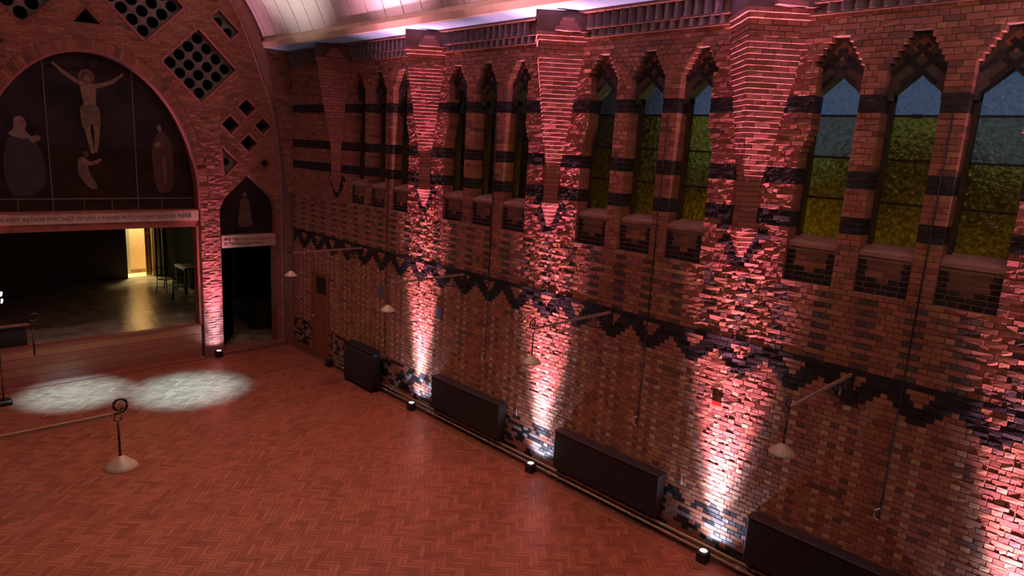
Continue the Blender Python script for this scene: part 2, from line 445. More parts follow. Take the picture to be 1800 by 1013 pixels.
def intervals(k):
    """solid stretches of course k and whether each end is an opening"""
    z = (k+0.5)*C
    cuts = []
    if z < DOOR[2]+0.01: cuts.append(DOOR[:2])
    if 63 <= k < 107:
        for a, b, j, bb in windows:
            yc, hw = (a+b)/2, (b-a)/2
            h = head_hw(k, hw)
            lo, hi = yc-h, yc+h
            if 63 <= k < 102:
                ext = 0.11 if k >= 92 else max(0.0, 0.11-(91-k)*0.022)
                if j == 0: hi -= ext
                if j == 2: lo += ext
            cuts.append((lo, hi))
    cuts.sort()
    out = []; a = Y_NEAR; ea = False
    for lo, hi in cuts:
        if lo > a: out.append((a, lo, ea, True))
        a = hi; ea = True
    out.append((a, 12.46, ea, False))
    return out
bricks = []       # (y0, y1, k, kind, depth, proud)
def lay(a, b, k, ea, eb, kfun, stretch):
    step = MOD if stretch else HD
    off = 0.0 if (k//2) % 2 == 0 else MOD*0.5
    if not stretch: off = MOD*0.25
    pts = [a]
    n = math.ceil((a-off)/step+1e-6)
    while off+n*step < b-1e-6:
        pts.append(off+n*step); n += 1
    pts.append(b)
    # merge slivers
    q = [pts[0]]
    for p in pts[1:]:
        q.append(p)
    if len(q) > 2 and q[1]-q[0] < 0.05: q.pop(1)
    if len(q) > 2 and q[-1]-q[-2] < 0.05: q.pop(-2)
    for i in range(len(q)-1):
        y0, y1 = q[i], q[i+1]
        idx = int(math.floor(((y0+y1)/2-off)/step))
        kd = kfun((y0+y1)/2, k, idx, stretch)
        d = 0.275 if (ea and i == 0) or (eb and i == len(q)-2) else 0.012
        bricks.append((y0, y1, k, kd, d, R.uniform(0.003, 0.009) + (0.008 if k == 48 else 0)))
for k in range(0, 112):
    for a, b, ea, eb in intervals(k):
        if 42 <= k <= 48:
            for r0, r1, bl in zig(k):
                r0, r1 = max(r0, a), min(r1, b)
                if r1-r0 > 0.03:
                    lay(r0, r1, k, False, False, (lambda *q: 'black') if bl else (lambda *q: reds(0.45, 0.05)), True)
        else:
            lay(a, b, k, ea, eb, kind, k % 2 == 0)
def rough_of(y, z=0):
    return (0.0055 if z > 3.6 else 0.0038) if near_pier(y, 0.75) else 0.003
# the 300 bricks that show largest are objects of their own
scored = []
for n, (y0, y1, k, kd, d, pr) in enumerate(bricks):
    u0, v0, w0 = project((0, y0, k*C)); u1, v1, w1 = project((0, y1, (k+1)*C))
    if w0 > 0.2 and 0 < (u0+u1)/2 < 1795 and 0 < (v0+v1)/2 < 1010 and d < 0.1:
        scored.append((-(abs(u0-u1)*FPX*C/w0), n))
scored.sort()
single = set(n for s, n in scored[:300])
mb = MB()
cache = {}
for n, (y0, y1, k, kd, d, pr) in enumerate(bricks):
    mi = KINDS.index(kd)
    ym = (y0+y1)/2
    if n in single:
        key = (kd, round(y1-y0, 2), R.randrange(4), near_pier(ym, 0.75), k*C > 3.6)
        if key not in cache:
            t = MB(); w = y1-y0
            brick(t, Vector((0, w/2, -C/2)), -Y, Z, -X, w, C, 0.012, pr, 0, R.random(), rough_of(ym, k*C))
            cache[key] = to_mesh(t, 'brick', [M[kd]])
        inst('brick', cache[key], (0, ym, (k+0.5)*C), wall_right)
    else:
        brick(mb, Vector((0, y1, k*C)), -Y, Z, -X, y1-y0, C, d, pr, mi, R.random(), rough_of(ym, k*C))
obj('brickwork', mb, [M[k] for k in KINDS], wall_right, kind='stuff')

# door in the right wall
door = empty('door_1', (0, (DOOR[0]+DOOR[1])/2, 0), 'tall brown wooden door with a dark glass pane near the far corner', 'door', kind='structure')
y0, y1, zt = DOOR
mb = MB()
mb.box(-0.03, 0.12, y0, y0+0.09, 0, zt); mb.box(-0.03, 0.12, y1-0.09, y1, 0, zt); mb.box(-0.031, 0.12, y0+0.09, y1-0.09, zt-0.1, zt)
obj('door_frame', mb, M['wood'], door)
a, b = y0+0.095, y1-0.095
mb = MB()
mb.box(0.02, 0.06, a, a+0.11, 0.01, zt-0.105); mb.box(0.02, 0.06, b-0.11, b, 0.01, zt-0.105)
for z0, z1 in ((0.01, 0.25), (1.72, 1.9), (zt-0.22, zt-0.105)): mb.box(0.021, 0.06, a+0.11, b-0.11, z0, z1)
leaf = obj('door_leaf', mb, M['wood'], door)
for i in range(5):
    w = (b-a-0.22)/5; mb = MB()
    mb.box(0.034, 0.058, a+0.11+i*w+0.004, a+0.11+(i+1)*w-0.004, 0.25, 1.72)
    obj('door_board', mb, M['wood'], leaf)
mb = MB(); mb.box(0.04, 0.05, a+0.11, b-0.11, 1.9, zt-0.22)
obj('door_pane', mb, M['blackpaint'], door)
mb = MB(); mb.tube([(0.02, b-0.05, 1.2), (-0.03, b-0.05, 1.2), (-0.05, b-0.05, 1.2), (-0.075, b-0.05, 1.2)], [0.012, 0.012, 0.028, 0.02], 10)
obj('door_knob', mb, M['white'], door)

# windows
def band(mb, p, q, w, x0, x1, mi=0, tone=0.5):
    p, q = Vector(p), Vector(q); d = (q-p).normalized(); n = Vector((-d.y, d.x))*w/2
    mb.prism([p-n, q-n, q+n, p+n], fx, x0, x1, mi, tone)
for i, (yn, yf, j, b) in enumerate(windows):
    yc, hw = (yn+yf)/2, (yf-yn)/2
    place = ['above the near right end of the wall', 'second from the near end', 'third from the near end', 'far end of the wall']
    wn = ['left', 'middle', 'right'][j]
    bayname = {2: 'in the far dark group of three by the end wall', 1: 'in the dark group between the first two lit corbels',
               0: 'in the green-glowing group between the second and third lit corbels', -1: 'in the nearest group right of the largest corbel'}[b]
    wo = empty('window_%d' % (i+1), (0.3, yc, ZR), '%s stepped-head window %s' % (wn, bayname), 'window', kind='structure')
    # panes
    g = hw-0.045
    zs = [5.32, 5.88, 6.44, 7.0]
    for n in range(3):
        mb = MB(); mb.box(0.378, 0.384, yc-g, yc+g, zs[n], zs[n+1])
        obj('pane', mb, M['amber'] if n < (3 if j == 1 else 2) or b == 0 and j == 2 else M['smoke'], wo)
    mb = MB(); mb.prism([(yc-g, 7.0), (yc+g, 7.0), (yc+g, 7.26), (yc, 7.53), (yc-g, 7.26)], fx, 0.378, 0.384)
    obj('pane', mb, M['blueglass'], wo)
    for z in zs[1:]:
        mb = MB(); mb.box(0.352, 0.390, yc-g, yc+g, z-0.014, z+0.014)
        if z == 7.0 and j == 1: mb.box(0.325, 0.352, yc-0.05, yc+0.06, z-0.03, z+0.02)
        obj('glazing_bar', mb, M['blackpaint'], wo)
    mb = MB()
    mb.box(0.28, 0.40, yn-0.003, yn+0.045, 5.29, 7.28); mb.box(0.28, 0.40, yf-0.045, yf+0.003, 5.29, 7.28)
    obj('window_frame', mb, M['darkwood'], wo)
    # tympanum of diagonal brick above the gabled glass
    pl = [(yc-hw, 7.17), (yc-g, 7.17), (yc-g, 7.26), (yc, 7.53), (yc+g, 7.26), (yc+g, 7.17), (yc+hw, 7.17), (yc+hw, 7.72), (yc+0.1, 8.06), (yc-0.1, 8.06), (yc-hw, 7.72)]
    mb = MB(); plate(pl, [], fx, 0.15, 0.40, mb)
    ty = obj('tympanum', mb, M['dark'], wo)
    for s in (-1, 1):
        for off in (0.0, 0.17):
            # dark courses running parallel to the gable
            L = 0.78; d = Vector((s*0.74, 0.67)); n = Vector((-s*0.67, 0.74))
            st = Vector((yc-s*(hw-0.02), 7.25)) + n*(off+0.02)
            for q in range(4):
                p0 = st+d*(q*0.17); p1 = st+d*(q*0.17+0.16)
                if all(abs(p.x-yc) < hw-0.01 and 7.15 < p.y < 8.0-abs(p.x-yc)*0.9 for p in (p0, p1)):
                    mb = MB(); band(mb, p0, p1, 0.06, 0.135 - 0.004*(s > 0), 0.16, 0, R.random())
                    obj('brick', mb, M['black'], ty)
    mb = MB(); mb.prism([(yc, 7.68), (yc+0.13, 7.81), (yc, 7.94), (yc-0.13, 7.81)], fx, 0.141, 0.16)
    obj('lozenge', mb, M['red'], ty)
    # sloping sill
    mb = MB()
    mb.prism([(0.035, 5.19), (0.035, 5.245), (0.37, 5.34), (0.41, 5.34), (0.41, 5.19)], lambda u, v, d: (u, d, v), yn+0.002, yf-0.002)
    obj('window_sill', mb, M['stone'], wo)
    # shallow brick apron under the sill: black at the foot and sides, red in the middle
    mb = MB(); mb.box(0.066, 0.42, yn-0.003, yf+0.003, ZR-0.01, 5.19)
    ap = obj('apron', mb, M['mortar_light'], wo)
    mbs = MB()
    for r in range(7):
        k = 63+r; z = k*C
        if z+C > 5.2: break
        h = C
        n = 3 if r % 2 else 5
        offs = [0.0] + [((q+ (0.5 if r % 2 else 0)) / n) for q in range(0 if r % 2 else 1, n)] + [1.0]
        for q in range(len(offs)-1):
            ya, yb = yn+(yf-yn)*offs[q], yn+(yf-yn)*offs[q+1]
            fr = abs((offs[q]+offs[q+1])/2-0.5)*2
            dark = r < 2 or (r == 2 and fr > 0.35) or (r == 3 and fr > 0.5) or (r == 4 and fr > 0.66) or (r == 5 and fr > 0.8)
            kd = 'black' if dark else ('brown' if R.random() < 0.85 else 'red')
            if b == -1:
                t = MB(); brick(t, Vector((0.06, yb, z)), -Y, Z, -X, yb-ya-0.004, h-0.006, 0.01, R.uniform(0, 0.004), 0, R.random(), 0.003)
                obj('brick', t, M[kd], ap)
            else:
                brick(mbs, Vector((0.06, yb, z)), -Y, Z, -X, yb-ya-0.004, h-0.006, 0.01, R.uniform(0, 0.004), KINDS.index(kd), R.random(), 0.003)
    if mbs.v: obj('brickwork', mbs, [M[k] for k in KINDS], ap, kind='stuff')

# ------------------------------------------------------------------ corbels (V on plan, stepping out course by course)
S2 = math.sqrt(0.5)
def corbel(yc, label):
    root = empty('brick_corbel', (0, yc, 4.9), label, 'corbel', 'inverted pyramid brick corbels along the window wall')
    core = MB(); single_cache = {}
    def course(k, hw, kd, h=C, z=None):
        z = k*C if z is None else z
        i = 0.010
        a = hw-i
        core.prism([(0.02, -a), (0.02, a), (0, a), (-a, 0), (0, -a)], lambda u, v, d: (u, yc+v, d), z, z+h)
        Lf = hw/S2
        for s in (-1, 1):
            if s > 0: o, U = Vector((0, yc+hw, z)), Vector((-S2, -S2, 0))
            else: o, U = Vector((-hw, yc, z)), Vector((S2, -S2, 0))
            N = Vector((-S2, s*S2, 0))
            n = max(1, round(Lf/0.21))
            cut = [0.0]
            if n == 1: cut.append(Lf)
            else:
                w = Lf/n; sh = (0.5 if k % 2 else 0.0)*w
                cut += [q*w+sh for q in range(1 if not sh else 0, n) if q*w+sh > 0.05 and q*w+sh < Lf-0.05] + [Lf]
            for q in range(len(cut)-1):
                t = MB()
                brick(t, o+U*cut[q], U, Z, N, cut[q+1]-cut[q], h, 0.03, R.uniform(0.006, 0.011), 0, R.random(), 0.0028, 0.007)
                obj('brick', t, M['rose' if kd == 'rose' and R.random() < 0.6 else 'red'], root)
    for q in range(6):                                     # small pyramid
        course(66+q, 0.035+0.032*(q+1), 'rose')
    for k in range(72, 81): course(k, 0.185, 'red')        # plain shaft
    for k in range(81, 107): course(k, 0.195+(k-81)*0.0142, 'rose')
    for k in range(107, 110): course(k, 0.555, 'red')
    course(110, 0.60, 'rose'); course(111, 0.64, 'rose')
    obj('core', core, M['mortar'], root)
    mb = MB()
    zt = 112*C
    pl = [(0.0, 0.64), (-0.64, 0.0), (-0.36, -0.30), (-0.30, -0.44), (0.0, -0.74), (0.02, 0.64)]
    mb.prism(pl[::-1], lambda u, v, d: (u, yc+v, d), zt, 8.705)
    obj('springer', mb, M['render'], root)
    for q in range(3):
        mb = MB(); w = 0.22-0.055*q; z = zt+q*0.075
        ctr = Vector((-0.30, yc-0.40, 0)); N = Vector((-0.55, -0.83, 0)).normalized(); U = Vector((-N.y, N.x, 0))
        p = [ctr-U*w, ctr+U*w, ctr+U*w+N*(0.09-0.02*q), ctr-U*w+N*(0.09-0.02*q)]
        mb.hexa([(v.x, v.y, z) for v in p] + [(v.x, v.y, z+0.068) for v in p])
        obj('step_brick', mb, M['rose'], root)
    return root
CL = ['unlit brick corbel furthest away beside the end wall',
      'red-lit brick corbel furthest away, left of the dark windows',
      'red-lit brick corbel in the middle of the wall, between dark and green windows',
      'largest and nearest red-lit brick corbel, left of the three biggest windows']
for y, l in zip(CORB, CL): corbel(y, l)

# ------------------------------------------------------------------ corbel table under the eaves
ct = empty('trim_1', (0, 2, 8.27), 'brick dogtooth corbel table under the white ceiling eave', 'cornice', kind='structure')
mb = MB()
mb.box(-0.02, 0.05, Y_NEAR, 12.4, 112*C-0.085, 8.705)
for y0, y1 in ((Y_NEAR, 12.4),):
    mb.box(-0.105, -0.02, y0, y1, 8.405, 8.432); mb.box(-0.06, -0.02, y0, y1, 8.262, 8.285)
    mb.box(-0.2, -0.02, y0, y1, 8.66, 8.704)
obj('course', mb, M['brown'], ct)
def dogtooth(h, r):
    t = MB(); t.prism([(0, -r), (0.0, r), (-r, 0)], lambda u, v, d: (u, v, d), 0, h)
    return to_mesh(t, 'dentil', [M['dentil']])
d1, d2 = dogtooth(0.12, 0.075), dogtooth(0.225, 0.078)
y = -5.4; n = 0
while y < 12.3:
    if min(abs(y-c+0.05) for c in CORB) > 0.66:
        inst('dentil', d1, (-0.021, y, 8.285), ct)
        inst('dentil', d2, (-0.055, y+0.085, 8.432), ct)
    y += 0.172

# ================================================================== CEILING
XC = -5.04
RC, ZC = 4.55, 7.23
a0 = math.asin((8.90-ZC)/RC)
ceil_angles = [a0 + (PI-2*a0)*i/40 for i in range(41)]
ceiling = empty('ceiling', (XC, 3, ZC), 'white painted plank barrel vault over the hall', 'ceiling', kind='structure')
mb = MB()
arc = [(XC+(RC+0.06)*math.cos(t), ZC+(RC+0.06)*math.sin(t)) for t in ceil_angles]
mb.loft([[(x, Y_NEAR-2.2, z) for x, z in arc], [(x, 12.6, z) for x, z in arc]], 0, 0.5, False, False, False)
obj('vault_backing', mb, M['void'], ceiling)
yp = 12.71
nail = MB()
while yp > Y_NEAR-2:
    ya, yb = yp-0.645+0.009, yp-0.009
    mb = MB(); dr = R.uniform(0, 0.006)
    r0, r1 = RC-dr, RC+0.05
    ins = [(XC+r0*math.cos(t), ZC+r0*math.sin(t)) for t in ceil_angles]
    out = [(XC+r1*math.cos(t), ZC+r1*math.sin(t)) for t in ceil_angles]
    tn = R.random()
    mb.loft([[(x, yb, z) for x, z in out], [(x, yb-0.004, z) for x, z in ins], [(x, ya+0.004, z) for x, z in ins], [(x, ya, z) for x, z in out]], 0, tn, False, False, False)
    obj('plank', mb, M['plank'], ceiling)
    if yp < 8:
        for t in (a0+0.05, a0+0.17, a0+0.29):
            for yy in (ya+0.08, (ya+yb)/2+R.uniform(-.03, .03), yb-0.08):
                p = Vector((XC+(r0-0.001)*math.cos(t), yy, ZC+(r0-0.001)*math.sin(t)))
                tt = Vector((-math.sin(t), 0, math.cos(t)))*0.008
                nail.quad(p-tt-Y*0.008, p+tt-Y*0.008, p+tt+Y*0.008, p-tt+Y*0.008)
    yp -= 0.645
obj('nail_heads', nail, M['darkwood'], ceiling, kind='stuff')
xe = XC+RC*math.cos(a0)
mb = MB()
mb.prism([(xe+0.06, 8.70), (xe-0.03, 8.70), (xe-0.07, 8.83), (xe-0.03, 8.93), (xe+0.06, 8.95)], lambda u, v, d: (u, d, v), Y_NEAR-2, 12.3)
tr = obj('trim_2', mb, M['cornice']); tag(tr, 'cream cornice board along the foot of the white vault', 'cornice', kind='structure')
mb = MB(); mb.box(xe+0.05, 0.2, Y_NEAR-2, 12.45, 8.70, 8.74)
tr = obj('trim_3', mb, M['soffit']); tag(tr, 'eave soffit strip tinted blue for cold uplight, above the dogtooth brickwork', 'soffit', kind='structure')
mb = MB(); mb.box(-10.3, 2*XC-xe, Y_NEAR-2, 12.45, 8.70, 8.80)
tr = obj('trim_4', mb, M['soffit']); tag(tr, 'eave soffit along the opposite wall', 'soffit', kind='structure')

# other walls of the hall (beside and behind the viewer)
mb = MB(); mb.box(-10.4, -9.83, Y_NEAR-2, 13.4, -0.1, 8.8)
w = obj('wall_left', mb, M['red']); tag(w, 'brick side wall opposite the windows', 'wall', kind='structure')
mb = MB(); mb.box(-10.4, 0.4, Y_NEAR-2.3, Y_NEAR-2, -0.1, 12.2)
w = obj('wall_back', mb, M['red']); tag(w, 'plain brick wall at the gallery end of the hall', 'wall', kind='structure')
mb = MB(); mb.box(0.0, 0.45, Y_NEAR-2, Y_NEAR, -0.1, 8.8)
w = obj('wall_corner', mb, M['red']); tag(w, 'short brick wall length beside the gallery', 'wall', kind='structure')

# ================================================================== FLOOR
mb = MB(); mb.box(-10.2, 0.2, Y_NEAR-2, 13.0, -0.12, -0.006)
floor = obj('floor', mb, M['subfloor']); tag(floor, 'red-brown herringbone parquet floor of the hall', 'floor', kind='structure')
BL, BW = 0.30, 0.075
cands = []
e1, e2 = Vector((S2, -S2, 0)), Vector((S2, S2, 0))
XB = -0.36
rng = range(-70, 71)
cx0, cy0 = -5.0, 2.5
for i in range(-60, 61):
    for jn in range(-150, 151):
        # herringbone: pairs of blocks stepping along the diagonal
        base = e1*(jn*BW + i*BL) + e2*(jn*BW - i*BL)
        for t in (0, 1):
            if t == 0: c = base + e1*(BL/2) + e2*(BW/2); du, dv = BL, BW
            else: c = base + e1*(-BW/2+0.0) + e2*(BL/2); du, dv = BW, BL
            if t == 1: c = base + e1*(BL+BW/2) + e2*(BW-BL/2); c = base + e1*(-BW/2) + e2*(BL/2)
            px, py = c.x+cx0, c.y+cy0
            if -10.0 < px < XB+0.12 and -3.2 < py < 12.2:
                u, v, w_ = project((px, py, 0))
                if -60 < u < 1860 and -60 < v < 1090:
                    cands.append((w_, px, py, du, dv))
cands.sort()
mb = MB(); pc = {}
def block(t, cx, cy, du, dv, tone):
    g, q = 0.0012, 0.004
    dz = R.uniform(0, 0.0012)
    def rc(a, b, z): return [tuple(Vector((cx, cy, z))+e1*s1*(a/2)+e2*s2*(b/2)) for s1, s2 in ((-1, -1), (1, -1), (1, 1), (-1, 1))]
    n = len(t.v)
    t.v += rc(du-g*2, dv-g*2, -0.006) + rc(du-g*2-q, dv-g*2-q, dz)
    for i in range(4):
        j = (i+1) % 4; t.face((n+i, n+j, n+4+j, n+4+i), 0, tone)
    t.face((n+4, n+5, n+6, n+7), 0, tone)
for n, (w_, px, py, du, dv) in enumerate(cands):
    if n < 300:
        key = (du > dv, R.randrange(10))
        if key not in pc:
            t = MB(); block(t, 0, 0, du, dv, R.random()); pc[key] = to_mesh(t, 'parquet_block', [M['parquet']])
        inst('parquet_block', pc[key], (px, py, 0), floor)
    else:
        block(mb, px, py, du, dv, R.random())
obj('parquet', mb, M['parquet'], floor, kind='stuff')
# border strips by the wall
yy = 12.3
while yy > -6:
    t = MB(); t.box(XB+0.012, -0.18, yy-1.19, yy, -0.006, 0.0035, 0, R.random()*0.5); obj('border_board', t, M['parquet'], floor); 
    yy -= 1.2
t = MB(); t.box(XB-0.012, XB+0.008, -6, 12.3, -0.006, 0.004, 0, 1.0); obj('border_strip', t, M['orange'], floor)
t = MB(); t.box(-0.18, -0.0, -6, 12.3, -0.006, 0.0); obj('border_slab', t, M['subfloor'], floor)
mb = MB(); mb.box(-0.022, -0.004, DOOR[1]+0.01, 12.4, 0, 0.16)
o = obj('baseboard_right', mb, M['wood']); tag(o, 'low brown skirting board between the door and the end wall', 'skirting', kind='structure')

# ================================================================== END WALL
fy = lambda u, v, d: (u, d, v)
def ell(xc, zc, a, b, n=40, t0=0, t1=PI): return [(xc+a*math.cos(t0+(t1-t0)*i/n), zc+b*math.sin(t0+(t1-t0)*i/n)) for i in range(n+1)]
AX, AZ, AA, AB = XC, 4.57, 2.42, 3.50
arch_hole = [(XC+AA, 0.0)] + ell(AX, AZ, AA, AB, 44) + [(XC-AA, 0.0)]
def side_arch(s):
    pts = [(-2.08, 0.1), (-2.08, 4.2), (-1.95, 4.52), (-1.245, 5.19), (-0.56, 4.55), (-0.44, 4.2), (-0.44, 0.1)]
    return pts if s > 0 else [(2*XC-x, z) for x, z in pts][::-1]
def dia(x, z, r): return [(x+r, z), (x, z+r), (x-r, z), (x, z-r)]
def circ(x, z, r, n=18): return [(x+r*math.cos(2*PI*i/n), z+r*math.sin(2*PI*i/n)) for i in range(n)]
bigd = [(-2.47, 8.03, 0.93), (-3.78, 9.42, 0.93)]
smalld = [(-1.24, 7.05, 0.24), (-1.71, 6.56, 0.24), (-0.79, 6.58, 0.22), (-1.21, 6.08, 0.24)]
polyh = [[(-1.92, 9.52), (-1.42, 9.05), (-1.66, 8.81), (-2.14, 9.31)], [(-1.99, 5.98), (-1.55, 5.53), (-1.93, 5.11)]]
rounds = [(-0.75, 5.52, 0.10)]
mir = lambda p: [(2*XC-x, z) for x, z in p][::-1]
dholes = [dia(*d) for d in bigd] + [dia(*d) for d in smalld] + polyh + [circ(*c) for c in rounds]
dholes += [mir(h) for h in dholes]
dholes.append([(-5.30, 8.68), (-4.75, 8.70), (-5.04, 9.02)])
holes = [arch_hole, side_arch(1), side_arch(-1)] + dholes
mb = MB()
plate([(-10.2, -0.05), (0.2, -0.05), (0.2, 12.3), (-10.2, 12.3)], holes, fy, 12.506, 12.9, mb)
wend = obj('wall_end', mb, M['endmortar'])
tag(wend, 'brick end wall with great chancel arch, side arch and diamond openings', 'wall', kind='structure')
def inside(p, poly):
    c = False; n = len(poly); x, y = p
    for i in range(n):
        x1, y1 = poly[i]; x2, y2 = poly[(i+1) % n]
        if (y1 > y) != (y2 > y) and x < (x2-x1)*(y-y1)/(y2-y1)+x1: c = not c
    return c
def grow(poly, d):
    cx = sum(p[0] for p in poly)/len(poly); cz = sum(p[1] for p in poly)/len(poly)
    out = []
    for x, z in poly:
        v = Vector((x-cx, z-cz)); v = v*(1+d/max(v.length, 0.01)); out.append((cx+v.x, cz+v.y))
    return out
ring_out = [(XC+AA+0.25, 4.57)] + ell(AX, AZ, AA+0.25, AB+0.25, 44) + [(XC-AA-0.25, 4.57)]
blockers = [ring_out, arch_hole, side_arch(1), side_arch(-1)] + [grow(h, 0.07) for h in dholes]
bbox = [(min(p[0] for p in h), max(p[0] for p in h), min(p[1] for p in h), max(p[1] for p in h)) for h in blockers]
def blocked(p):
    for h, b in zip(blockers, bbox):
        if b[0] <= p[0] <= b[1] and b[2] <= p[1] <= b[3] and inside(p, h): return True
    return False
mb = MB()
for k in range(0, 138):
    z0 = k*C; off = 0 if k % 2 else HD
    n0 = int(-7.8/MOD)
    for n in range(n0, 0):
        xa = n*MOD+off; xb = xa+MOD
        for (p, q) in ((xa, xb),):
            segs = []
            st = [p+(q-p)*i/8 for i in range(9)]
            free = [not (blocked((s, z0+0.01)) or blocked((s, z0+C-0.01))) for s in st]
            i = 0
            while i < 9:
                if free[i]:
                    j = i
                    while j+1 < 9 and free[j+1]: j += 1
                    if j-i >= 2: segs.append((st[i], st[j]))
                    i = j+1
                else: i += 1
            for sa, sb in segs:
                if sb > -0.01: continue
                onp = -2.66 < sa < -2.0 and z0 < 6
                kd = ('rose' if R.random() < 0.5 else 'red') if onp else reds(0.12, 0.06)
                brick(mb, Vector((sa, 12.5, z0)), X, Z, -Y, sb-sa, C, 0.012, R.uniform(-0.002, 0.005), KINDS.index(kd), R.random(), 0.006 if onp else 0.004)
obj('brickwork', mb, [M[k] for k in KINDS], wend, kind='stuff')
# voussoirs round the great arch
mb = MB()
n = 118
for i in range(n):
    t0, t1 = PI*i/n, PI*(i+1)/n
    a = (t0+t1)/2
    def P(t, d): return (AX+(AA+d)*math.cos(t), AZ+(AB+d)*math.sin(t))
    g = (t1-t0)*0.06
    pr = R.uniform(0.004, 0.014)
    pl = [P(t0+g, 0.003), P(t0+g, 0.24), P(t1-g, 0.24), P(t1-g, 0.003)]
    pl2 = [((x-AX)*1+AX, z) for x, z in pl]
    mb.loft([[(x, 12.52, z) for x, z in pl], [(x, 12.5-pr, z) for x, z in pl2]], KINDS.index(reds(0.2, 0.1)), R.random())
obj('voussoirs', mb, [M[k] for k in KINDS], wend, kind='stuff')
def ribbon(path, w, d0, d1, mb):
    for i in range(len(path)-1): pass
    L = []; Rr = []
    for i, p in enumerate(path):
        a = Vector(path[max(i-1, 0)]); b = Vector(path[min(i+1, len(path)-1)])
        t = (b-a).normalized(); nn = Vector((-t.y, t.x))*w/2
        L.append(Vector(p)+nn); Rr.append(Vector(p)-nn)
    rings = [[(l.x, d0, l.y), (l.x, d1, l.y), (r.x, d1, r.y), (r.x, d0, r.y)] for l, r in zip(L, Rr)]
    mb.loft(rings, 0, 0.6)
mb = MB(); ribbon([(XC+AA-0.02, 4.25)]+ell(AX, AZ, AA-0.02, AB-0.02, 44)+[(XC-AA+0.02, 4.25)], 0.05, 12.47, 12.85, mb)  # added rose ring standing in for the lit arris of the arch
obj('arch_lit_arris', mb, M['rose'], wend)
# raised diagonal frames round the diamond openings
for h in [dia(*d) for d in bigd+smalld] + polyh:
    mb = MB(); g = grow(h, 0.045)
    for i in range(len(g)):
        ribbon([g[i], g[(i+1) % len(g)]], 0.055, 12.485, 12.52, mb)
    obj('opening_edge', mb, M['rose'], wend)
# pierced plaster grilles
def grille(x, z, r, nx):
    hs = []; p = r/nx
    tiles = []
    for i in range(nx):
        for j in range(nx):
            u = (i-(nx-1)/2)*p; v = (j-(nx-1)/2)*p
            hs.append(circ(x+u-v, z+u+v, p*0.60))
            if i < nx-1 and j < nx-1:
                u += p/2; v += p/2
                tiles.append((x+u-v, z+u+v))
    mb = MB(); plate(dia(x, z, r+0.02), hs, fy, 12.66, 12.74, mb)
    o = obj('pierced_grille', mb, M['plaster'], wend)
    mb = MB()
    for a, b in tiles: mb.prism(dia(a, b, 0.05), fy, 12.645, 12.665)
    obj('lozenge_tiles', mb, M['rose'], o, kind='stuff')
for (x, z, r) in bigd + [(2*XC-a, b, c) for a, b, c in bigd]: grille(x, z, r, 4)
mb = MB(); plate([(-2.2, 9.4), (-1.8, 9.6), (-1.35, 9.1), (-1.6, 8.7)], [circ(-1.93, 9.22, 0.125), circ(-1.67, 8.99, 0.125)], fy, 12.62, 12.7, mb)
obj('pierced_grille', mb, M['plaster'], wend)
mb = MB(); plate([(-2.03, 6.05), (-1.5, 5.53), (-1.97, 5.05)], [circ(-1.83, 5.53, 0.10)], fy, 12.62, 12.7, mb)
obj('pierced_grille', mb, M['plaster'], wend)
mb = MB(); mb.box(-10.1, -0.02, 12.86, 12.9, 5.3, 12.2)
mbv = MB(); plate([(-10.1, 5.0), (-0.02, 5.0), (-0.02, 12.2), (-10.1, 12.2)], [[(x, max(z, 5.05)) for x, z in ell(AX, AZ, AA+0.02, AB+0.02, 30, 0.15, PI-0.15)]], fy, 12.91, 12.95, mbv)
obj('dark_backing', mbv, M['void'], wend)

# great rib in front of the end wall, following the vault
back = [(4.78, -0.05), (4.76, 4.49), (4.68, 6.15), (4.40, 7.41), (3.93, 8.74), (3.41, 9.83), (2.6, 10.75), (1.5, 11.28), (0, 11.45)]
front = [(5.00, -0.05), (4.96, 3.6), (4.76, 5.34), (4.44, 7.72), (4.22, 8.69), (3.92, 9.34), (3.60, 9.84), (2.75, 10.75), (1.6, 11.4), (0, 11.6)]
def samp(pl, n=40):
    # smooth resample by arc length
    P = [Vector(p) for p in pl]; d = [0]
    for i in range(1, len(P)): d.append(d[-1]+(P[i]-P[i-1]).length)
    out = []
    for q in range(n+1):
        s = d[-1]*q/n; i = 0
        while i < len(d)-2 and d[i+1] < s: i += 1
        f = (s-d[i])/(d[i+1]-d[i])
        p0, p1, p2, p3 = P[max(i-1, 0)], P[i], P[i+1], P[min(i+2, len(P)-1)]
        out.append(0.5*((2*p1)+(p2-p0)*f+(2*p0-5*p1+4*p2-p3)*f*f+(-p0+3*p1-3*p2+p3)*f*f*f))
    return out
bk, fr = samp(back), samp(front)
mb = MB()
for s in (1, -1):
    rings = []
    for p, q in zip(bk, fr):
        rings.append([(XC+s*p.x, 12.5, p.y), (XC+s*q.x, 12.25, q.y), (XC+s*min(q.x+1.2, 5.05), 12.25, q.y+0.5 if q.x < 4.3 else q.y), (XC+s*min(p.x+1.2, 5.05), 12.5, p.y+0.5 if p.x < 4.3 else p.y)])
    mb.loft(rings, 0, 0.4, False)
rib = obj('trim_5', mb, M['brown']); tag(rib, 'dark brick rib arching between end wall and white vault', 'arch', kind='structure')
mb = MB()
ribbon([(XC+p.x, p.y) for p in bk], 0.03, 12.46, 12.52, mb); ribbon([(XC-p.x, p.y) for p in bk], 0.03, 12.46, 12.52, mb)
obj('rib_edge', mb, M['stone'], rib)
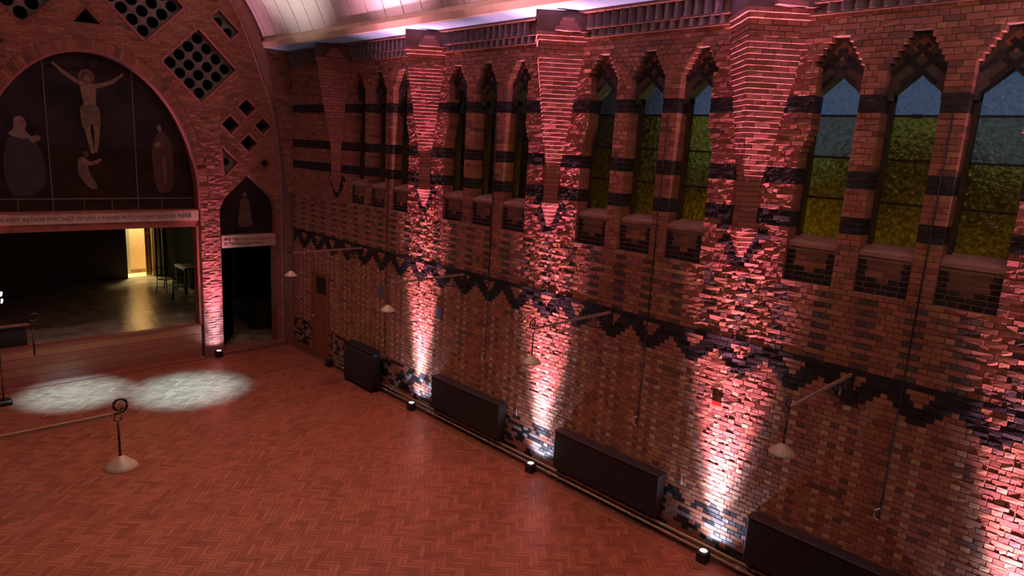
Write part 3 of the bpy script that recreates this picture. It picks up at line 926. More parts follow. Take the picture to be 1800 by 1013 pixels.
# brick courses of the rib's face beside the side wall
mb = MB()
for k in range(62, 117):
    z = k*C
    xs = None
    for i in range(len(fr)-1):
        if fr[i].y <= z+C/2 <= fr[i+1].y: xs = XC+fr[i].x+(fr[i+1].x-fr[i].x)*(z+C/2-fr[i].y)/(fr[i+1].y-fr[i].y)
    if xs is None: continue
    x = xs+0.02; first = True
    while x < -0.03:
        w = min(MOD if not (first and k % 2) else HD, -0.005-x); first = False
        if w > 0.03: brick(mb, Vector((x, 12.25, z)), X, Z, -Y, w, C, 0.012, R.uniform(-0.001, 0.004), KINDS.index(reds(0.3, 0.1)), R.random())
        x += w
obj('brickwork', mb, [M[k] for k in KINDS], rib, kind='stuff')

# lettered beams
def text(s, size, x, y, z, parent, width=None):
    cu = bpy.data.curves.new('lettering', 'FONT'); cu.body = s; cu.size = size; cu.align_x = 'LEFT'; cu.extrude = 0.002
    o = bpy.data.objects.new('lettering', cu); COL.objects.link(o)
    bpy.context.view_layer.update()
    me = bpy.data.meshes.new_from_object(o.evaluated_get(bpy.context.evaluated_depsgraph_get()))
    w = max(v.co.x for v in me.vertices)
    k = width/w if width else 1
    for v in me.vertices: v.co = Vector((v.co.x*k, -v.co.z, v.co.y))
    me.materials.append(M['letter'])
    bpy.data.objects.remove(o); bpy.data.curves.remove(cu)
    o = bpy.data.objects.new('lettering', me); COL.objects.link(o); o.parent = parent
    o.location = Vector((x, y, z)) - WL[parent.name]
    return o
bm = empty('lettered_beam', (XC, 12.6, 3.75), 'long pale beam with dark lettering across the chancel opening', 'beam')
mb = MB(); mb.box(XC-AA+0.03, XC+AA-0.03, 12.52, 12.86, 3.93, 4.19); obj('beam_face', mb, M['beam'], bm)
mb = MB(); mb.box(XC-AA+0.03, XC+AA-0.03, 12.56, 12.88, 3.75, 3.93); obj('lower_rail', mb, M['redwood'], bm)
mb = MB(); mb.box(XC-AA+0.03, XC+AA-0.03, 12.50, 12.88, 4.19, 4.225); obj('top_moulding', mb, M['redwood'], bm)
text('IT IS KEPT IN NEW PRECINCT OF HOLY NAMES IN CONSTANT AND IS I PLACE', 0.13, -7.2, 12.517, 4.01, bm, 4.35)
for s in (1,):
    bm2 = empty('lettered_beam', (-1.26, 12.6, 3.1), 'short pale beam with two lines of lettering in the side arch', 'beam')
    mb = MB(); mb.box(-2.075, -0.445, 12.56, 12.8, 3.10, 3.45); obj('beam_face', mb, M['beam'], bm2)
    text('AND THE WORD WAS WITH US', 0.09, -1.98, 12.557, 3.30, bm2, 1.42)
    text('IN THE HOUSE OF PEACE', 0.09, -1.98, 12.557, 3.17, bm2, 1.15)

# painted panels -------------------------------------------------------------
def flat(mb, pts, d, n=4):
    """closed smooth outline as a thin painted shape"""
    P = [Vector(p) for p in pts]; out = []; k = len(P)
    for i in range(k):
        p0, p1, p2, p3 = P[i-1], P[i], P[(i+1) % k], P[(i+2) % k]
        for j in range(n):
            f = j/n
            q = 0.5*((2*p1)+(p2-p0)*f+(2*p0-5*p1+4*p2-p3)*f*f+(-p0+3*p1-3*p2+p3)*f*f*f)
            out.append((q.x, q.y))
    plate(out, [], fy, d, d+0.003, mb)
YP = 12.80
pt = empty('mural_painting', (XC, YP, 4.5), 'large dark arched painting with a figure on a cross above the chancel', 'painting')
mb = MB(); plate([(XC+AA, 4.20)]+ell(AX, AZ, AA, AB, 44)+[(XC-AA, 4.20)], [], fy, YP, YP+0.04, mb)
obj('canvas', mb, M['paintsky'], pt)
mb = MB(); plate([(XC-AA, 4.2), (XC+AA, 4.2), (XC+AA, 5.75), (-4.2, 5.82), (-5.0, 5.72), (-6.0, 5.85), (XC-AA, 5.8)], [], fy, YP-0.004, YP, mb)
obj('painted_land', mb, M['paintland'], pt)
def fig(name, mat, pts, d):
    mb = MB(); flat(mb, pts, YP-d, 4); obj(name, mb, M[mat], pt)
def limb(mb, pts, r, d):
    path = [Vector(p) for p in pts]
    L, Rr = [], []
    for i, p in enumerate(path):
        t = (path[min(i+1, len(path)-1)]-path[max(i-1, 0)]).normalized(); n = Vector((-t.y, t.x))*r[i]
        L.append(p+n); Rr.append(p-n)
    plate([(q.x, q.y) for q in L+Rr[::-1]], [], fy, YP-d, YP-d+0.003, mb)
mb = MB(); mb.prism([(-5.10, 5.4), (-4.98, 5.4), (-4.98, 7.85), (-5.10, 7.85)], fy, YP-0.006, YP-0.002)
mb.prism([(-5.9, 7.56), (-4.05, 7.56), (-4.05, 7.68), (-5.9, 7.68)], fy, YP-0.0065, YP-0.002)
obj('painted_cross', mb, M['paintland'], pt)
fig('painted_halo', 'halo', [(-5.06+0.17*math.cos(t), 7.47+0.18*math.sin(t)) for t in [2*PI*i/10 for i in range(10)]], 0.008)
mb = MB()
limb(mb, [(-5.10, 7.26), (-5.30, 7.36), (-5.50, 7.50), (-5.68, 7.66), (-5.75, 7.72)], [0.06, 0.05, 0.045, 0.03, 0.03], 0.012)
limb(mb, [(-4.97, 7.24), (-4.75, 7.30), (-4.52, 7.40), (-4.32, 7.55), (-4.25, 7.62)], [0.06, 0.05, 0.045, 0.03, 0.03], 0.0125)
limb(mb, [(-5.04, 7.32), (-5.04, 7.22), (-5.03, 7.0), (-5.02, 6.8), (-5.01, 6.62)], [0.05, 0.17, 0.15, 0.125, 0.14], 0.013)
limb(mb, [(-5.10, 6.55), (-5.11, 6.2), (-5.07, 5.9), (-5.03, 5.64)], [0.075, 0.06, 0.05, 0.035], 0.0135)
limb(mb, [(-4.93, 6.55), (-4.91, 6.2), (-4.93, 5.9), (-4.97, 5.66)], [0.075, 0.06, 0.05, 0.035], 0.014)
obj('painted_body', mb, M['skin'], pt)
fig('painted_head', 'skin', [(-5.14, 7.46), (-5.06, 7.56), (-4.98, 7.46), (-5.04, 7.33)], 0.016)
fig('painted_hair', 'hair', [(-5.16, 7.40), (-5.14, 7.54), (-5.05, 7.59), (-4.97, 7.53), (-4.98, 7.47), (-5.06, 7.53), (-5.12, 7.44)], 0.018)
fig('painted_loincloth', 'robewhite', [(-5.20, 6.78), (-4.86, 6.78), (-4.82, 6.5), (-4.84, 6.28), (-5.0, 6.34), (-5.18, 6.22), (-5.24, 6.5)], 0.017)
# seated woman in a pale veil
fig('painted_robe', 'robeblue', [(-6.62, 6.0), (-6.38, 6.05), (-6.15, 5.75), (-6.05, 5.3), (-6.15, 4.75), (-6.70, 4.6), (-6.85, 5.2), (-6.78, 5.75)], 0.008)
fig('painted_veil', 'veil', [(-6.58, 6.38), (-6.46, 6.44), (-6.36, 6.34), (-6.38, 6.12), (-6.28, 5.98), (-6.45, 5.92), (-6.70, 6.02), (-6.60, 6.15)], 0.010)
fig('painted_face', 'skin', [(-6.44, 6.34), (-6.37, 6.34), (-6.35, 6.22), (-6.43, 6.2)], 0.012)
fig('painted_hands', 'skin', [(-6.32, 5.95), (-6.14, 6.02), (-6.10, 5.92), (-6.26, 5.84)], 0.012)
# kneeling woman
fig('painted_robe', 'robewhite', [(-5.34, 5.5), (-5.18, 5.52), (-5.14, 5.2), (-4.98, 4.82), (-5.10, 4.76), (-5.28, 4.95), (-5.38, 5.2)], 0.009)
mb = MB(); limb(mb, [(-5.26, 5.46), (-5.10, 5.38), (-4.98, 5.42), (-4.86, 5.5)], [0.05, 0.05, 0.045, 0.03], 0.012); obj('painted_arm', mb, M['skin'], pt)
fig('painted_head', 'hair', [(-5.26, 5.62), (-5.2, 5.7), (-5.12, 5.64), (-5.16, 5.54)], 0.011)
# standing man in red
fig('painted_robe', 'robered', [(-3.52, 6.2), (-3.35, 6.25), (-3.18, 5.95), (-3.16, 5.3), (-3.24, 4.75), (-3.56, 4.7), (-3.66, 5.3), (-3.66, 5.9)], 0.008)
fig('painted_head', 'skin', [(-3.53, 6.36), (-3.46, 6.44), (-3.41, 6.34), (-3.47, 6.24)], 0.010)
fig('painted_hands', 'skin', [(-3.62, 5.93), (-3.46, 6.0), (-3.44, 5.9), (-3.58, 5.84)], 0.011)
fig('painted_sash', 'robewhite', [(-3.42, 5.6), (-3.36, 5.6), (-3.33, 5.0), (-3.42, 5.0)], 0.011)
for x in (-5.95, -4.07):
    mb = MB(); zt = AZ+AB*math.sqrt(1-((x-AX)/AA)**2)
    mb.box(x-0.012, x+0.012, YP-0.022, YP, 4.22, zt-0.02); obj('panel_seam', mb, M['seam'], pt)
mb = MB(); mb.box(XC-AA+0.05, XC+AA-0.05, YP-0.03, YP, 4.50, 4.53)
for x in (-6.65, -5.95, -5.3, -4.68, -4.07, -3.5): mb.box(x-0.01, x+0.01, YP-0.028, YP, 4.225, 4.50)
obj('lower_rail', mb, M['seam'], pt)
sp = empty('side_painting', (-1.26, 12.75, 3.45), 'small dark pointed painting with one pale-robed figure in the side arch', 'painting')
mb = MB(); plate([(-2.08, 3.45), (-0.44, 3.45), (-0.44, 4.2), (-0.56, 4.55), (-1.245, 5.2), (-1.95, 4.52), (-2.08, 4.2)], [], fy, 12.78, 12.82, mb)
obj('canvas', mb, M['paintsky'], sp)
mb = MB(); YP = 12.78
flat(mb, [(-1.36, 4.45), (-1.24, 4.5), (-1.14, 4.42), (-1.08, 4.0), (-1.06, 3.7), (-1.44, 3.7), (-1.42, 4.1)], YP-0.005); obj('painted_robe', mb, M['robewhite'], sp)
mb = MB(); flat(mb, [(-1.31, 4.6), (-1.25, 4.68), (-1.19, 4.6), (-1.25, 4.52)], YP-0.006); obj('painted_head', mb, M['skin'], sp)

# chancel ---------------------------------------------------------------------
mb = MB()
fl = 0.94
ch = empty('chancel_platform', (XC, 12.6, 0), 'raised chancel stage with worn boarded brown front', 'stage', kind='structure')
for i in range(4):
    t = MB(); x0, x1 = XC-AA+0.01, XC+AA-0.07
    z0 = 0.0+i*0.232; t.box(x0, x1, 12.53+0.006*(i % 2), 12.62, z0+0.004, z0+0.228, 0, R.random()); obj('riser_board', t, M['orange'] if i % 2 else M['red'], ch)
t = MB(); t.box(XC-AA+0.01, XC+AA-0.07, 12.50, 12.75, fl-0.012, fl+0.02); obj('nosing', t, M['redwood'], ch)
t = MB(); t.prism([(XC-AA-1.0, 12.75), (-2.1, 12.75), (-2.1, 12.9), (-1.25, 14.3), (-1.25, 20.36), (XC-AA-1.0, 20.36)], lambda u, v, d: (u, v, d), fl-0.1, fl); obj('stage_floor', t, M['chancelfloor'], ch)
t = MB(); t.box(XC-AA-0.05, XC+AA-0.08, 12.2, 12.52, -0.006, 0.03); obj('plinth_step', t, M['redwood'], ch)
t = MB(); t.box(-2.72, -2.60, 12.55, 12.85, fl, 3.76); o = obj('trim_6', t, M['redwood']); tag(o, 'reddish timber post at the right side of the chancel opening', 'post', kind='structure')
t = MB()
t.box(-8.6, -2.52, 20.1, 20.35, fl, 5.2); t.box(-2.52, -1.25, 20.1, 20.35, 3.4, 5.2); t.box(-1.30, -1.22, 20.1, 20.3, fl, 3.4)
o = obj('wall_chancel_back', t, M['darkwood']); tag(o, 'dark wall at the back of the chancel', 'wall', kind='structure')
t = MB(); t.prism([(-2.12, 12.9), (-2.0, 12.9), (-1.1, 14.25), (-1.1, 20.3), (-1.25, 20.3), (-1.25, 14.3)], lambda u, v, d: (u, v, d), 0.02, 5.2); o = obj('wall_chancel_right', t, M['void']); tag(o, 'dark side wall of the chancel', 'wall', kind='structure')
t = MB(); t.box(-8.75, -8.6, 12.9, 20.3, fl-0.1, 5.2); o = obj('wall_chancel_left', t, M['darkwood']); tag(o, 'dark left wall of the chancel', 'wall', kind='structure')
t = MB(); t.box(-8.75, -1.1, 12.9, 20.35, 5.2, 5.3); o = obj('ceiling_chancel', t, M['darkwood']); tag(o, 'dark ceiling of the chancel', 'ceiling', kind='structure')
# bright room past the open door
vr = empty('vestry_room', (-2.2, 22, fl), 'bright warm room seen through the open chancel door', 'room', kind='structure')
t = MB(); t.box(-4.5, 0.8, 20.36, 24.2, fl-0.1, fl); obj('room_floor', t, M['cream'], vr)
t = MB(); t.box(-4.5, 0.8, 24.0, 24.2, fl, 4.5); t.box(-4.6, -4.5, 20.35, 24.2, fl, 4.5); t.box(0.7, 0.8, 20.35, 24.2, fl, 4.5); obj('room_wall', t, M['cream'], vr)
t = MB(); t.box(-4.6, 0.8, 20.3, 24.2, 4.5, 4.6); obj('room_ceiling', t, M['cream'], vr)
t = MB(); t.box(-2.30, -2.18, 21.0, 21.1, fl, 4.0); obj('door_post', t, M['sage'], vr)
t = MB(); t.box(-2.18, -1.35, 21.12, 21.25, fl, 4.0); obj('room_partition', t, M['beige'], vr)
t = MB(); t.box(-2.16, -1.37, 21.09, 21.12, fl, fl+0.14); obj('skirting', t, M['stone'], vr)
dl = empty('door_2', (-1.60, 20.25, fl), 'yellow panelled door standing open in the chancel doorway', 'door', kind='structure')
t = MB(); t.box(-1.83, -1.60, 20.40, 20.44, fl+0.01, 3.35); obj('door_leaf', t, M['yellow'], dl)
for a, b, c, d in ((-1.80, -1.74, 1.05, 2.5), (-1.69, -1.63, 1.05, 2.5), (-1.80, -1.74, 2.6, 3.25), (-1.69, -1.63, 2.6, 3.25)):
    t = MB(); t.box(a, b, 20.385, 20.40, c, d); obj('door_panel', t, M['wood'], dl)
t = MB(); t.box(-1.60, -1.52, 20.05, 20.36, fl, 3.4); obj('door_jamb', t, M['darkwood'], dl)
t = MB(); t.box(-1.52, -1.44, 20.08, 20.38, fl, 3.4); obj('door_architrave', t, M['cream'], dl)
t = MB(); t.box(-1.44, -1.36, 20.05, 20.36, fl, 3.4); obj('door_jamb', t, M['darkwood'], dl)
# chairs and table on the stage
def chair(x, y, rz, label):
    root = empty('wooden_chair', (x, y, fl), label, 'chair', 'dark chairs on the chancel stage')
    c, s = math.cos(rz), math.sin(rz)
    def T(px, py, pz): return (x+px*c-py*s, y+px*s+py*c, fl+pz)
    mb = MB(); pl = [(-0.2, -0.2), (0.2, -0.2), (0.18, 0.2), (-0.18, 0.2)]
    mb.loft([[T(px, py, z) for px, py in pl] for z in (0.43, 0.46)]); obj('seat', mb, M['darkwood'], root)
    for px, py in pl:
        top = 0.95 if py > 0 else 0.44
        mb = MB(); mb.tube([T(px*1.12, py*1.12, 0), T(px*0.92, py*0.92, 0.44)] + ([T(px*0.92, 0.25, 0.95)] if py > 0 else []), 0.018, 7)
        obj('leg', mb, M['darkwood'], root)
    for z in (0.6, 0.88):
        mb = MB(); mb.tube([T(-0.17, 0.2+0.1*(z-0.44), z), T(0.17, 0.2+0.1*(z-0.44), z)], 0.022, 7); obj('back_rail', mb, M['darkwood'], root)
    for px in (-0.1, 0, 0.1):
        mb = MB(); mb.tube([T(px, 0.22, 0.6), T(px, 0.245, 0.88)], 0.01, 6); obj('spindle', mb, M['darkwood'], root)
    for py in (-0.2, 0.2):
        mb = MB(); mb.tube([T(-0.2, py, 0.2), T(0.2, py, 0.2)], 0.01, 6); obj('stretcher', mb, M['darkwood'], root)
chair(-2.12, 17.3, 2.2, 'dark wooden chair furthest back, nearest the bright doorway')
chair(-2.1, 16.0, 2.7, 'dark wooden chair in front, beside the timber post')
tb = empty('side_table', (-1.52, 16.9, fl), 'small tall dark table with a white cloth edge behind the chairs', 'table')
mb = MB(); mb.box(-1.76, -1.28, 16.5, 17.4, fl+0.86, fl+0.90); obj('tabletop', mb, M['darkwood'], tb)
for a, b in ((-1.73, 16.53), (-1.31, 16.53), (-1.73, 17.37), (-1.31, 17.37)):
    mb = MB(); mb.box(a-0.02, a+0.02, b-0.02, b+0.02, fl, fl+0.86); obj('leg', mb, M['darkwood'], tb)
mb = MB(); mb.box(-1.775, -1.66, 16.48, 17.42, fl+0.901, fl+0.915); mb.box(-1.78, -1.765, 16.48, 17.42, fl+0.84, fl+0.915); o = obj('folded_cloth', mb, M['white']); tag(o, 'white folded cloth lying along the dark table edge', 'cloth')
# monitor loudspeaker on the stage edge
ms = empty('stage_monitor', (-6.98, 12.85, fl), 'black wedge loudspeaker standing on the stage edge', 'speaker')
mb = MB(); mb.prism([(12.72, fl), (13.1, fl), (13.1, fl+0.30), (12.95, fl+0.46), (12.72, fl+0.42)], lambda u, v, d: (d, u, v), -7.24, -6.72); obj('cabinet', mb, M['blackpaint'], ms)
mb = MB(); mb.box(-7.22, -6.74, 12.71, 12.722, fl+0.03, fl+0.40); obj('grille', mb, M['mesh'], ms)
mb = MB(); mb.box(-7.252, -7.24, 12.75, 13.0, fl+0.05, fl+0.38); obj('side_panel', mb, M['greyboard'], ms)

# side chapel
sc = empty('side_chapel', (-1.26, 14.5, 0), 'dark side chapel room beyond the small arch', 'room', kind='structure')
t = MB(); t.box(-2.1, 1.6, 12.9, 19.0, -0.1, 0.02); obj('chapel_floor', t, M['chancelfloor'], sc)
t = MB(); t.box(1.6, 1.7, 12.9, 19, 0, 3.6); t.box(-1.09, 1.6, 19, 19.1, 0, 3.6); obj('chapel_wall', t, M['darkwood'], sc)
t = MB(); t.box(-2.1, 1.7, 12.9, 19.1, 3.6, 3.7); obj('chapel_ceiling', t, M['darkwood'], sc)
cb = empty('wooden_cabinet', (0.25, 14.6, 0.02), 'low dark wooden cabinet standing inside the side chapel', 'cabinet')
t = MB(); t.box(-0.35, 0.65, 14.3, 14.9, 0.06, 1.0); obj('body', t, M['darkwood'], cb)
t = MB(); t.box(-0.4, 0.7, 14.26, 14.94, 1.0, 1.05); obj('top', t, M['darkwood'], cb)
for a in (-0.33, 0.16):
    t = MB(); t.box(a, a+0.46, 14.285, 14.3, 0.1, 0.96); obj('door', t, M['darkwood'], cb)
for a, b in ((-0.33, 14.32), (0.63, 14.32), (-0.33, 14.88), (0.63, 14.88)):
    t = MB(); t.box(a-0.02, a+0.02, b-0.02, b+0.02, 0.02, 0.06); obj('foot', t, M['darkwood'], cb)

# ================================================================== THINGS ALONG THE WALL
# radiators
for (y0, y1, lab) in ((2.76, 5.06, 'furthest long black radiator cover, beside the first lit strip of wall'),
                      (-1.16, 1.20, 'middle long black radiator cover, between two floor uplights'),
                      (-5.1, -2.74, 'nearest long black radiator cover, below the biggest lamp arm')):
    r = empty('radiator', (-0.12, (y0+y1)/2, 0.32), lab, 'radiator', 'black radiator covers under the windows')
    mb = MB(); mb.cbox(-0.225, -0.014, y0, y1, 0.32, 1.06, 0.012); obj('cover', mb, M['cover'], r)
    mb = MB(); mb.box(-0.232, -0.222, y0+0.03, y1-0.03, 0.35, 1.02); obj('front_panel', mb, M['mesh'], r)
    mb = MB(); mb.cbox(-0.245, -0.014, y0-0.012, y1+0.012, 1.06, 1.085, 0.008); obj('top_board', mb, M['cover'], r)
    for yy in (y0+0.12, y1-0.12):
        t = MB(); t.box(-0.20, -0.03, yy-0.02, yy+0.02, 0.24, 0.32); obj('bracket', t, M['blackpaint'], r)
# free-standing black heater
h = empty('cabinet_heater', (-0.28, 7.9, 0), 'bulky black cabinet heater on short feet near the far corner', 'heater')
mb = MB(); mb.cbox(-0.46, -0.17, 7.22, 8.57, 0.10, 1.06, 0.03); obj('case', mb, M['blackpaint'], h)
mb = MB(); mb.cbox(-0.48, -0.165, 7.20, 8.59, 1.062, 1.10, 0.02); obj('lid', mb, M['blackpaint'], h)
mb = MB(); mb.box(-0.466, -0.458, 7.32, 8.47, 0.2, 0.9); obj('front_panel', mb, M['mesh'], h)
for a, b in ((-0.42, 7.28), (-0.21, 7.28), (-0.42, 8.51), (-0.21, 8.51)):
    mb = MB(); mb.tube([(a, b, 0), (a, b, 0.10)], 0.03, 8); obj('foot', mb, M['blackpaint'], h)
mb = MB(); mb.box(-0.40, -0.30, 7.212, 7.22, 0.98, 1.04); mb.box(-0.24, -0.18, 7.212, 7.22, 0.99, 1.04); obj('label_plate', mb, M['greyboard'], h)
# heating pipes
pp = empty('heating_pipes', (-0.1, 0, 0.1), 'pair of bronze heating pipes running along the foot of the wall', 'pipes')
for x, z in ((-0.10, 0.185), (-0.125, 0.095)):
    mb = MB(); mb.tube([(x, 9.6, z), (x, -5.9, z)], 0.026, 10); obj('pipe', mb, M['pipe'], pp)
for y in (8.9, 6.8, 5.0, 3.0, 1.1, -0.9, -2.9, -4.8):
    mb = MB(); mb.tube([(-0.13, y, 0.0), (-0.155, y, 0.10), (-0.15, y, 0.19), (-0.08, y, 0.225), (-0.012, y, 0.22)], 0.011, 6); obj('pipe_clip', mb, M['pipe'], pp)
    mb = MB(); mb.tube([(-0.125, y+0.2, 0.095), (-0.125, y+0.28, 0.095)], 0.036, 10); obj('pipe_coupling', mb, M['pipe'], pp)
# floor uplights
def uplight(x, y, label, lit=True, d=(1, 0)):
    u = empty('floor_uplight', (x, y, 0), label, 'floor lamp', 'square black floor uplights')
    mb = MB(); mb.cbox(x-0.085, x+0.085, y-0.085, y+0.085, 0.012, 0.185, 0.015); obj('housing', mb, M['blackpaint'], u)
    mb = MB(); mb.lathe((x, y, 0.186), [(0.075, 0), (0.078, 0.012), (0.062, 0.012), (0.060, 0.004)], 20); obj('bezel', mb, M['blackpaint'], u)
    mb = MB(); mb.lathe((x, y, 0.188), [(0.0005, 0.004), (0.06, 0.002)], 20); obj('lens', mb, M['lens'] if lit else M['mesh'], u)
    for s in (-1, 1):
        mb = MB(); mb.box(x-0.08, x+0.08, y+s*0.07-0.012, y+s*0.07+0.012, 0, 0.012); obj('foot', mb, M['blackpaint'], u)
    return u
uplight(-0.26, 5.76, 'glowing floor uplight furthest along the side wall, beside the far radiator')
uplight(-0.26, 1.74, 'glowing floor uplight between the far and middle radiators')
uplight(-0.26, -2.12, 'glowing floor uplight nearest, between the middle and nearest radiators')
uplight(-0.26, -6.0, 'floor uplight beyond the nearest radiator')
uplight(-2.33, 12.24, 'glowing floor uplight at the foot of the brick pillar by the chancel')
uplight(-0.22, 9.75, 'unlit black floor uplight beside the brown door', False)

# wall lamps on long iron arms
def wall_lamp(yw, label, group='gallows lamps on iron arms'):
    r = empty('wall_lamp', (0, yw, 3.57), label, 'lamp', group)
    Z0 = 3.57
    mb = MB(); mb.box(-0.03, -0.006, yw-0.05, yw+0.05, Z0-0.34, Z0+0.06); obj('wall_plate', mb, M['iron'], r)
    mb = MB(); mb.hexa([(-0.03, yw-0.018, Z0-0.012), (-0.03, yw+0.018, Z0-0.012), (-1.97, yw+0.012, Z0-0.012), (-1.97, yw-0.012, Z0-0.012),
                        (-0.03, yw-0.018, Z0+0.03), (-0.03, yw+0.018, Z0+0.03), (-1.97, yw+0.012, Z0+0.018), (-1.97, yw-0.012, Z0+0.018)]); obj('arm', mb, M['bar'], r)
    mb = MB(); mb.tube([(-0.03, yw, Z0-0.27), (-0.45, yw, Z0-0.20), (-0.95, yw, Z0-0.02)], 0.012, 6); obj('brace', mb, M['iron'], r)
    mb = MB(); mb.tube([(-0.36, yw, Z0), (-0.34, yw, Z0-0.1), (-0.37, yw, Z0-0.21)], 0.014, 6); obj('strut', mb, M['bar'], r)
    for q in range(5):
        x = -0.10-0.13*q if q < 2 else -0.2-0.13*q
        rad = 0.085-0.012*q
        mb = MB(); mb.tube([(x+rad*(1-t*0.75)*math.cos(t*9), yw, Z0-0.03-rad+rad*(1-t*0.75)*math.sin(t*9)) for t in [i/16 for i in range(17)]], 0.007, 5); obj('scroll', mb, M['iron'], r)
    mb = MB(); mb.tube([(-1.95, yw, Z0+0.005)] + [(-2.02-0.075*(1-t*0.5)*math.sin(t*7.2), yw, Z0+0.085-0.08*(1-t*0.5)*math.cos(t*7.2)) for t in [i/20 for i in range(21)]], 0.012, 7); obj('curl', mb, M['iron'], r)
    xl = -2.0
    mb = MB(); mb.tube([(xl+0.02, yw, Z0-0.0), (xl+0.035, yw, Z0-0.05), (xl, yw, Z0-0.085), (xl-0.035, yw, Z0-0.05), (xl-0.03, yw, Z0-0.02)], 0.008, 6); obj('hook', mb, M['iron'], r)
    mb = MB(); mb.tube([(xl, yw, Z0-0.08), (xl, yw, Z0-0.45)], 0.011, 8); obj('drop_rod', mb, M['iron'], r)
    zt = Z0-0.43
    mb = MB(); mb.lathe((xl, yw, zt), [(0.02, 0.0), (0.034, -0.010), (0.08, -0.048), (0.125, -0.088), (0.152, -0.118), (0.152, -0.125), (0.12, -0.092), (0.075, -0.056), (0.025, -0.016)], 28); obj('shade', mb, M['shade'], r)
    mb = MB(); mb.lathe((xl, yw, zt-0.03), [(0.012, 0.02), (0.014, -0.03), (0.03, -0.07), (0.028, -0.095), (0.001, -0.11)], 14); obj('bulb', mb, M['bulb'], r)
    return r
l0 = wall_lamp(-3.78, 'nearest gallows lamp with cream shade, right of the third lit strip')
for y, lab in ((0.28, 'gallows lamp whose shade hangs before the second lit strip of brick'),
               (4.28, 'gallows lamp hanging between cabinet heater and first lit strip'),
               (8.42, 'furthest gallows lamp, its shade beside the end wall corner')):
    c = copy_tree(l0); c.location.y = y; c['label'] = lab; WL[c.name] = Vector((0, y, 3.57))
for y, lab in ((0.30, 'gallows lamp on the opposite wall hanging over the open floor'),
               (4.28, 'shadeless gallows lamp arm on the opposite wall, hanging in front of the stage')):
    c = copy_tree(l0); c.location = (-9.80 if y < 1 else -9.83, y, 3.57); c.rotation_euler = (0, 0, PI); c['label'] = lab
    if y > 1:
        for ch in list(c.children):
            if ch.name.split('.')[0] in ('shade', 'bulb'): bpy.data.objects.remove(ch)

# window cords with pale cleats
for y, zb, lab in ((7.28, 1.27, 'thin dark window cord hanging behind the heater'),
                   (3.50, 1.9, 'thin dark window cord hanging above the furthest radiator'),
                   (-0.49, 1.78, 'thin dark window cord hanging above the middle radiator'),
                   (-4.41, 1.79, 'thin dark window cord hanging above the nearest radiator')):
    r = empty('window_cord', (-0.02, y, zb), lab, 'cord', 'window cords hanging down the wall')
    mb = MB(); mb.tube([(-0.018, y, 6.98), (-0.022, y, 4.5), (-0.03, y, zb-0.06 if y < 2 else zb-0.1)], 0.010, 6); obj('cord', mb, M['blackpaint'], r)
    mb = MB(); mb.tube([(-0.03, y+0.01, zb+0.09), (-0.06, y+0.0, zb+0.10), (-0.07, y+0.05, zb+0.06), (-0.07, y+0.05, zb-0.04), (-0.06, y, zb-0.08), (-0.03, y+0.01, zb-0.07)], 0.009, 6); obj('cleat', mb, M['white'], r)
for y, z, lab in ((2.44, 0.98, 'small white peg on the wall beside the far radiator'), (-1.47, 1.06, 'small white peg on the wall beside the middle radiator')):
    mb = MB(); mb.tube([(0.0, y, z-0.06), (-0.03, y, z-0.06), (-0.035, y, z), (-0.035, y+0.005, z+0.08)], 0.009, 6); o = obj('wall_peg', mb, M['white'], None, (0, y, z)); tag(o, lab, 'peg')
# plaques and alarm
for (y, z, lab) in ((5.13, 2.55, 'grey plaque on the wall right of the first lit strip'), (7.53, 2.58, 'dark plaque on the wall left of a hanging lampshade')):
    mb = MB(); mb.box(-0.03, -0.006, y-0.12, y+0.12, z-0.14, z+0.14); mb.box(-0.034, -0.03, y-0.10, y+0.10, z-0.12, z+0.12); o = obj('wall_plaque', mb, M['greyboard'], None, (0, y, z)); tag(o, lab, 'plaque')
al = empty('fire_alarm', (-0.03, -1.9, 2.57), 'small red alarm box hung from two wires on the third lit strip', 'alarm')
mb = MB(); mb.cbox(-0.026, -0.010, -1.99, -1.83, 2.53, 2.60, 0.006); obj('case', mb, M['redplastic'], al)
for s in (-0.07, 0.05):
    mb = MB(); mb.tube([(-0.014, -1.91+s, 2.59), (-0.014, -1.91+s, 2.76)], 0.005, 6); obj('wire', mb, M['blackpaint'], al)

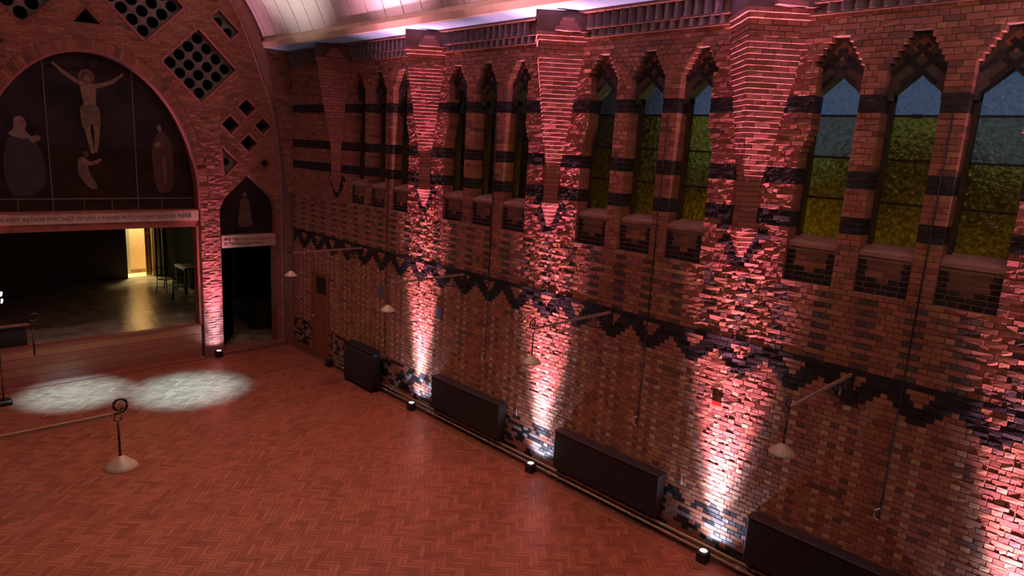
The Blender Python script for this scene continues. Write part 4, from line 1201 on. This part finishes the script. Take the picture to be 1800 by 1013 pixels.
# lighting stand by the stage (its head is outside the picture)
st = empty('lighting_stand', (-7.43, 11.45, 0), 'dark lamp stand with a weighted base left of the stage', 'stand')
mb = MB(); mb.cbox(-7.60, -7.29, 11.30, 11.60, 0, 0.11, 0.02); obj('base_weight', mb, M['blackpaint'], st)
mb = MB(); mb.tube([(-7.43, 11.45, 0.11), (-7.425, 11.45, 1.2), (-7.43, 11.45, 2.75)], 0.02, 8); obj('pole', mb, M['iron'], st)
mb = MB(); mb.tube([(-7.8, 11.45, 2.70), (-7.36, 11.45, 2.70)], 0.018, 8); obj('crossbar', mb, M['iron'], st)
for zz in (2.575, 2.415):
    mb = MB(); mb.tube([(-7.41, 11.44, zz+0.01), (-7.36, 11.43, zz), (-7.30, 11.41, zz-0.01)], [0.035, 0.055, 0.062], 14); obj('lamp_head', mb, M['blackpaint'], st)
    mb = MB(); mb.tube([(-7.299, 11.41, zz-0.01), (-7.285, 11.405, zz-0.012)], [0.05, 0.045], 14); obj('lamp_lens', mb, M['stagelens'], st)
# ================================================================== OUTSIDE THE WINDOWS
mb = MB(); mb.box(0.5, 30, -25, 30, -0.4, -0.2); o = obj('ground_outside', mb, M['ground']); tag(o, 'lawn outside the windows', 'lawn', kind='structure')
mb = MB(); mb.box(3.0, 8.0, 4.6, 26, -0.2, 12); o = obj('sky_blocker', mb, M['darkbrick']); tag(o, 'unseen dark block added outside to darken the far windows', 'building', kind='structure')  # added to block the sky behind the far panes

hg = empty('backdrop_hedge', (6.0, -2, -0.2), 'unseen hedge added as a lit backdrop for the amber windows', 'hedge')  # added so the glass refracts uneven warm light
t = MB(); seg = 26
rings = []
for i in range(seg+1):
    y = -12+16.4*i/seg
    rings.append([(5.2+R.uniform(-.3, .3), y, -0.2), (5.0+R.uniform(-.35, .35), y, 1.6+R.uniform(-.3, .3)), (5.1+R.uniform(-.35, .35), y, 3.4+R.uniform(-.3, .3)), (5.4+R.uniform(-.3, .3), y, 5.6+R.uniform(-.6, .6)), (6.4+R.uniform(-.3, .3), y, 6.5+R.uniform(-.6, .6)), (7.4, y, -0.2)])
t.loft(rings); obj('foliage', t, M['leaf'], hg)
